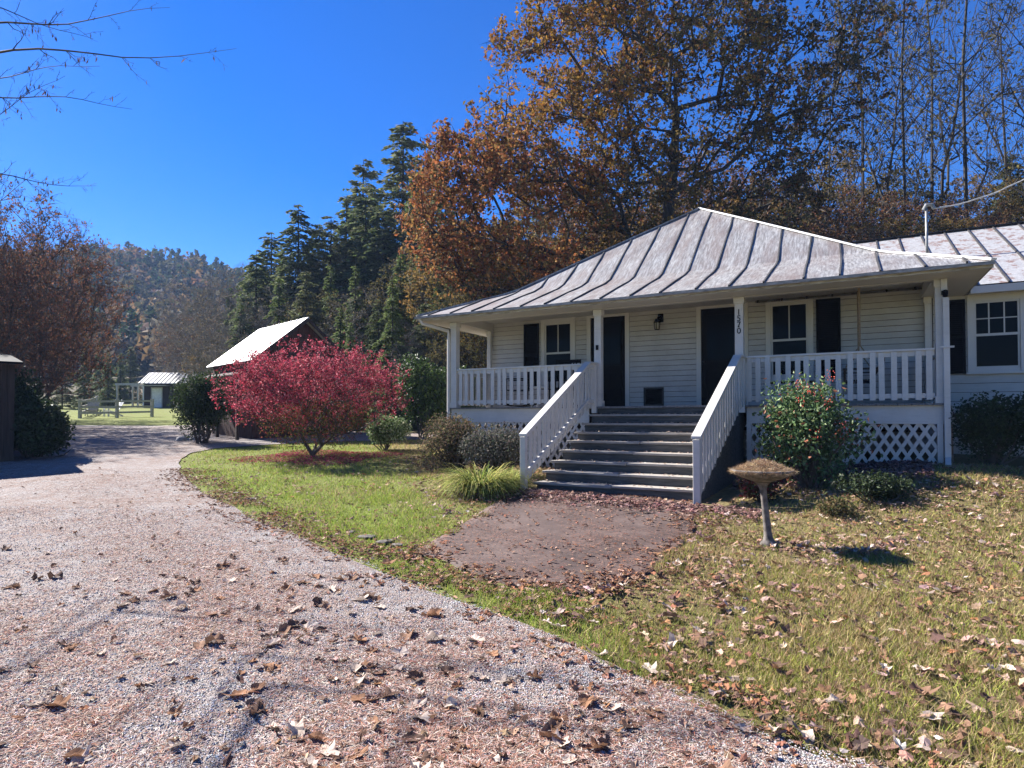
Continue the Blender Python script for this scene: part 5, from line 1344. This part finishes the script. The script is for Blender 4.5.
# mulch bed litter in front of the right lattice and at the stair foot
uu = rng.uniform(6.5, 9.4, 2600); nn = -np.abs(rng.normal(size=2600)) * .55 - .02; p_ = O[None] + uu[:, None] * U + nn[:, None] * N
scatter_leaves('bed_leaf_litter', p_[:, 0], p_[:, 1], rng.uniform(.05, .11, len(uu)), pal(len(uu), [(.22, .12, .11), (.32, .2, .18), (.14, .08, .07)]), 'drift of purplish brown leaves in the bed before the right lattice', lift=.02)
uu = rng.uniform(3.4, 7.2, 1700); nn = -2.85 - np.abs(rng.normal(size=1700)) * .38; p_ = O[None] + uu[:, None] * U + nn[:, None] * N
scatter_leaves('step_leaf_litter', p_[:, 0], p_[:, 1], rng.uniform(.03, .075, len(uu)), pal(len(uu), [(.25, .13, .11), (.34, .22, .18), (.14, .08, .07)]), 'leaves heaped at the foot of the porch steps', lift=.036)
# leaves on the treads
uu, nn, zz = [], [], []
for s in range(1, NS):
    for _ in range(80):
        n_ = -.06 - RUN * s + rng.uniform(.0, .26); uu.append(su(rng.uniform(SU0 + .05, SU1 - .1), n_)); nn.append(n_); zz.append(DK - RISE * s + .004)
uu = np.array(uu); nn = np.array(nn); p_ = O[None] + uu[:, None] * U + nn[:, None] * N
scatter_leaves('tread_leaf_litter', p_[:, 0], p_[:, 1], rng.uniform(.015, .045, len(uu)), pal(len(uu), [(.38, .27, .2), (.28, .17, .12), (.48, .38, .3)]), 'small dry leaves lying on the stair treads', zf=np.array(zz), tilt=.15)
# patio litter
x = rng.uniform(-1.2, 3.2, 3800); y = rng.uniform(4.8, 10.8, 3800); m = in_poly(x, y, ap) & (rng.random(3800) < .42 + .4 * vnoise(x, y, .6, 44) + .25 * sstep(6.2, 5, y)); x, y = x[m], y[m]
scatter_leaves('patio_leaf_litter', x, y, rng.uniform(.015, .05, len(x)), pal(len(x), [(.3, .14, .08), (.36, .22, .15), (.2, .1, .07)]), 'small reddish leaves and needles scattered on the stained patio', lift=.018, tilt=.15)
x = rng.uniform(-1.2, 3.2, 34000); y = rng.uniform(4.8, 10.8, 34000); m = in_poly(x, y, ap) & (rng.random(34000) < .45 + .45 * vnoise(x, y, .5, 46) + .5 * sstep(6.6, 5, y)); x, y = x[m], y[m]; n = len(x)
C = np.stack([x, y, G(x, y) + rng.uniform(.026, .034, n)], 1); a = rng.uniform(0, 6.283, n); aa = np.stack([np.cos(a), np.sin(a), 0 * a], 1); b_ = np.stack([-np.sin(a), np.cos(a), 0 * a], 1)
V, Fq, cc = quads(C, rng.uniform(.02, .08, n), .0045, pal(n, [(.30, .13, .08), (.38, .22, .15), (.2, .09, .06)]), aa, b_, np.tile([0, 0, 1.], (n, 1)), .1)
link('patio_needle_litter', np_mesh('patio_needle_litter', V, Fq, cc), None, DRY, label='rusty pine needles drifted over the stained patio', cat='needle litter', kind='stuff')

# leaves caught along the patio's edge
rg = np.array(ring); kk = rng.integers(0, len(rg), 1500); kk = np.where(rng.random(1500) < .6, (kk // 9) * 9, kk); e_x = rg[kk, 0] + rng.normal(size=1500) * .2; e_y = rg[kk, 1] + rng.normal(size=1500) * .2
scatter_leaves('patio_edge_leaf_litter', e_x, e_y, rng.uniform(.025, .07, 1500), pal(1500, lcol + [(.26, .12, .07)], [3, 2, 3, 1, 2, 2, 3]), 'brown leaves caught along the ragged edge of the patio', lift=.016, tilt=.2)

# gravel: loose pebbles near the camera
def on_drive(x, y): return (x < DR(y) + .05 + .12 * vnoise(x, y, .35, 12)) & (x > dleft(y) + .2)
x, y = sample(150000, 1.9, 9); m = on_drive(x, y); x, y = x[m], y[m]; n = len(x)
r_ = rng.uniform(.003, .0075, n) * (1 + y * .05)
oc = np.array([(1, 0, 0), (-.9, .2, 0), (.1, 1, .1), (0, -1, 0), (.1, .1, .75), (0, 0, -.6)]); of = np.array([[0, 2, 4], [2, 1, 4], [1, 3, 4], [3, 0, 4]])
an = rng.uniform(0, 6.283, n); ca, sa = np.cos(an), np.sin(an); el_ = rng.uniform(.6, 1.2, n)
vx = oc[:, 0][None] * r_[:, None]; vy = oc[:, 1][None] * (r_ * el_)[:, None]; vz = oc[:, 2][None] * (r_ * rng.uniform(.5, 1, n))[:, None]
V = np.stack([x[:, None] + vx * ca[:, None] - vy * sa[:, None], y[:, None] + vx * sa[:, None] + vy * ca[:, None], (G(x, y) + .024)[:, None] + vz], 2).reshape(-1, 3)
Fq = (of[None] + (np.arange(n) * 6)[:, None, None]).reshape(-1, 3)
link('gravel_stones', np_mesh('gravel_stones', V, Fq, np.repeat(pal(n, [(.34, .32, .315), (.46, .44, .43), (.18, .165, .16), (.60, .57, .55), (.36, .28, .25)], [4, 3, 2, 1, 2], .12), 6, 0)), None, STONEC, label='loose grey stones covering the gravel drive', cat='gravel', kind='stuff')
# pine needles and leaf crumbs on the drive, in patches
x, y = sample(560000, 1.9, 13); m = on_drive(x, y); x, y = x[m], y[m]
pt = vnoise(x, y, .55, 51) * .5 + vnoise(x, y, .2, 52) * .4; ctrk = np.exp(-((x - (DR(y) - 1.75)) / .75) ** 2)
m = rng.random(len(x)) < np.clip(.22 + .65 * ctrk + .8 * pt + .15 * sstep(-1.5, -4, x), .02, 1) * .8; x, y = x[m], y[m]; n = len(x)
C = np.stack([x, y, G(x, y) + rng.uniform(.026, .036, n)], 1); a = rng.uniform(0, 6.283, n); aa = np.stack([np.cos(a), np.sin(a), rng.normal(size=n) * .12], 1); b_ = np.stack([-np.sin(a), np.cos(a), 0 * a], 1); c_ = np.tile([0, 0, 1.], (n, 1))
V, Fq, cc = quads(C, rng.uniform(.02, .075, n), rng.uniform(.0018, .0045, n) * (.8 + y * .1), pal(n, [(.30, .14, .095), (.42, .26, .2), (.58, .48, .41), (.13, .075, .055)], [4, 3, 3, 3]), aa, b_, c_, .1)
link('pine_needle_litter', np_mesh('pine_needle_litter', V, Fq, cc), None, DRY, label='reddish pine needles matted on the gravel drive', cat='needle litter', kind='stuff')
# smaller drive leaves (beyond the 300 largest)
x, y = sample(5200, 2.4, 13); m = on_drive(x, y); x, y = x[m], y[m]; ctrk = np.exp(-((x - (DR(y) - 1.6)) / .9) ** 2)
m = rng.random(len(x)) < .12 + .45 * ctrk; x, y = x[m], y[m]
scatter_leaves('drive_leaf_litter', x, y, rng.uniform(.02, .055, len(x)), pal(len(x), lcol, [3, 3, 3, 1, 2, 3]), 'small dry leaves scattered on the gravel drive', lift=.026)
# the largest leaves, each on its own
protoL = []
for k in range(8):
    for c in range(4):
        P_, Fq = LP[k]; col = [(.22, .13, .085), (.48, .39, .32), (.12, .075, .055), (.26, .14, .08)][c]; cols = np.tile(col, (len(P_), 1)) * (1 + .15 * rng.normal(size=(len(P_), 1)))
        V2 = P_.copy(); V2[:, 2] *= 1.1
        me = np_mesh('fallen_leaf', V2, Fq, np.clip(cols, .01, .9)); me.materials.append(DRY)
        bm = bmesh.new(); bm.from_mesh(me); bmesh.ops.triangulate(bm, faces=bm.faces[:]); bmesh.ops.subdivide_edges(bm, edges=bm.edges[:], cuts=1, smooth=.6); bm.to_mesh(me); bm.free(); protoL.append(me)
cnt = 0
while cnt < 285:
    yv = math.exp(random.uniform(math.log(2.55), math.log(6.6))); xv = random.uniform(-.88, .88) * yv; dr = float(DR(yv))
    onD = xv < dr
    if onD and random.random() > .25 + .9 * math.exp(-((xv - (dr - 1.6)) / .9) ** 2) + (.35 if xv < -.7 * yv else 0): continue
    if not onD and random.random() < .5: continue
    if in_poly(np.array([xv]), np.array([yv]), ap)[0]: continue
    o = link('fallen_leaf', random.choice(protoL), None, label='curled dry brown leaf lying on the gravel in the foreground' if onD else 'curled dry brown leaf lying on the foreground grass', cat='leaf', group='large fallen leaves on the drive' if onD else 'large fallen leaves on the lawn')
    s = random.uniform(.055, .125) * (.85 + .12 * yv / 3); o.location = (xv, yv, float(G(xv, yv)) + (.028 if onD else .03)); o.scale = (s, s, s * random.uniform(.6, 1.3)); o.rotation_euler = (random.gauss(0, .16), random.gauss(0, .16), random.uniform(0, 6.3)); cnt += 1

# ------------------------------------------------------------------ far woods and undergrowth
def far_woods():
    Vs, Fs, cc = [], [], []; off = 0
    n = 5200; x = rng.uniform(-420, 60, n); y = rng.uniform(95, 330, n)
    m = (x < -.05 * y) & (x > -.95 * y - 40); x, y = x[m], y[m]; z = G(x, y)
    m = z > 8; x, y, z = x[m], y[m], z[m]; n = len(x); k = 46
    h = rng.uniform(6, 13, n); con = rng.random(n) < .45 + .25 * vnoise(x, y, 30, 61)
    u = rng.uniform(0, 1, (n, k)); a = rng.uniform(0, 6.283, (n, k))
    rr = np.where(con[:, None], (1 - u) * .24 * h[:, None] + .2, np.sqrt(np.clip(1 - (2 * u - 1) ** 2, 0, 1)) * .36 * h[:, None]) * rng.uniform(.6, 1.05, (n, k))
    zz = z[:, None] + np.where(con[:, None], .12 + u * .9, .3 + u * .62) * h[:, None]
    C = np.stack([x[:, None] + np.cos(a) * rr, y[:, None] + np.sin(a) * rr, zz], 2).reshape(-1, 3)
    base = np.where(con[:, None], pal(n, [(.03, .05, .022), (.04, .062, .028)]), pal(n, [(.12, .085, .04), (.16, .09, .04), (.09, .08, .035), (.12, .1, .075)], None, .25))
    cols = np.repeat(base, k, 0) * (1 + .2 * rng.normal(size=(n * k, 1)))
    L = rng.uniform(1.2, 2.6, n * k); V, Fq, c_ = quads(C, L, L * .8, np.clip(cols, .005, .6))
    link('distant_woods', np_mesh('distant_woods', V, Fq, c_), None, LEAF, label='mixed autumn woods covering the distant ridge up the valley', cat='woods', kind='stuff')
    # undergrowth on the slope behind the house
    n = 2600; x = rng.uniform(-45, 45, n); y = rng.uniform(22, 75, n); d = .66 * (x - 5) + .75 * (y - 31); m = (d > -1.5) & (d < 45) & (y > 24 - .35 * x); x, y = x[m], y[m]; n = len(x); k = 60
    z = G(x, y); s = rng.uniform(.8, 2.0, n)
    c0 = np.stack([x, y, z + s * .7], 1); P_ = np.repeat(c0, k, 0) + rng.normal(size=(n * k, 3)) * np.repeat(s, k)[:, None] * np.array([.5, .5, .5])
    base = pal(n, [(.05, .065, .025), (.10, .075, .035), (.13, .07, .035), (.03, .045, .02), (.14, .11, .05)], [3, 2, 2, 3, 1]); cols = np.repeat(base, k, 0) * (1 + .25 * rng.normal(size=(n * k, 1)))
    L = rng.uniform(.14, .4, n * k); V, Fq, c_ = quads(P_, L, L * .5, np.clip(cols, .005, .6))
    link('undergrowth', np_mesh('undergrowth', V, Fq, c_), None, LEAF, label='tangled brown and green undergrowth over the slope behind the house', cat='undergrowth', kind='stuff')
far_woods()

# haze in the valley
hz = MB(); hz.box(-700, 500, -60, 520, -8, 112)
HZ = bpy.data.materials.new('valley_haze'); HZ.use_nodes = True; t = HZ.node_tree; t.nodes.clear()
out = t.nodes.new('ShaderNodeOutputMaterial'); pv = t.nodes.new('ShaderNodeVolumePrincipled'); pv.inputs['Color'].default_value = (.42, .62, 1.0, 1); pv.inputs['Density'].default_value = .00042; pv.inputs['Anisotropy'].default_value = 0.0
t.links.new(pv.outputs[0], out.inputs['Volume'])
HAZE = True
if HAZE: hz.part('haze', HZ, None, kind='stuff', label='thin blue haze filling the valley air', cat='haze')
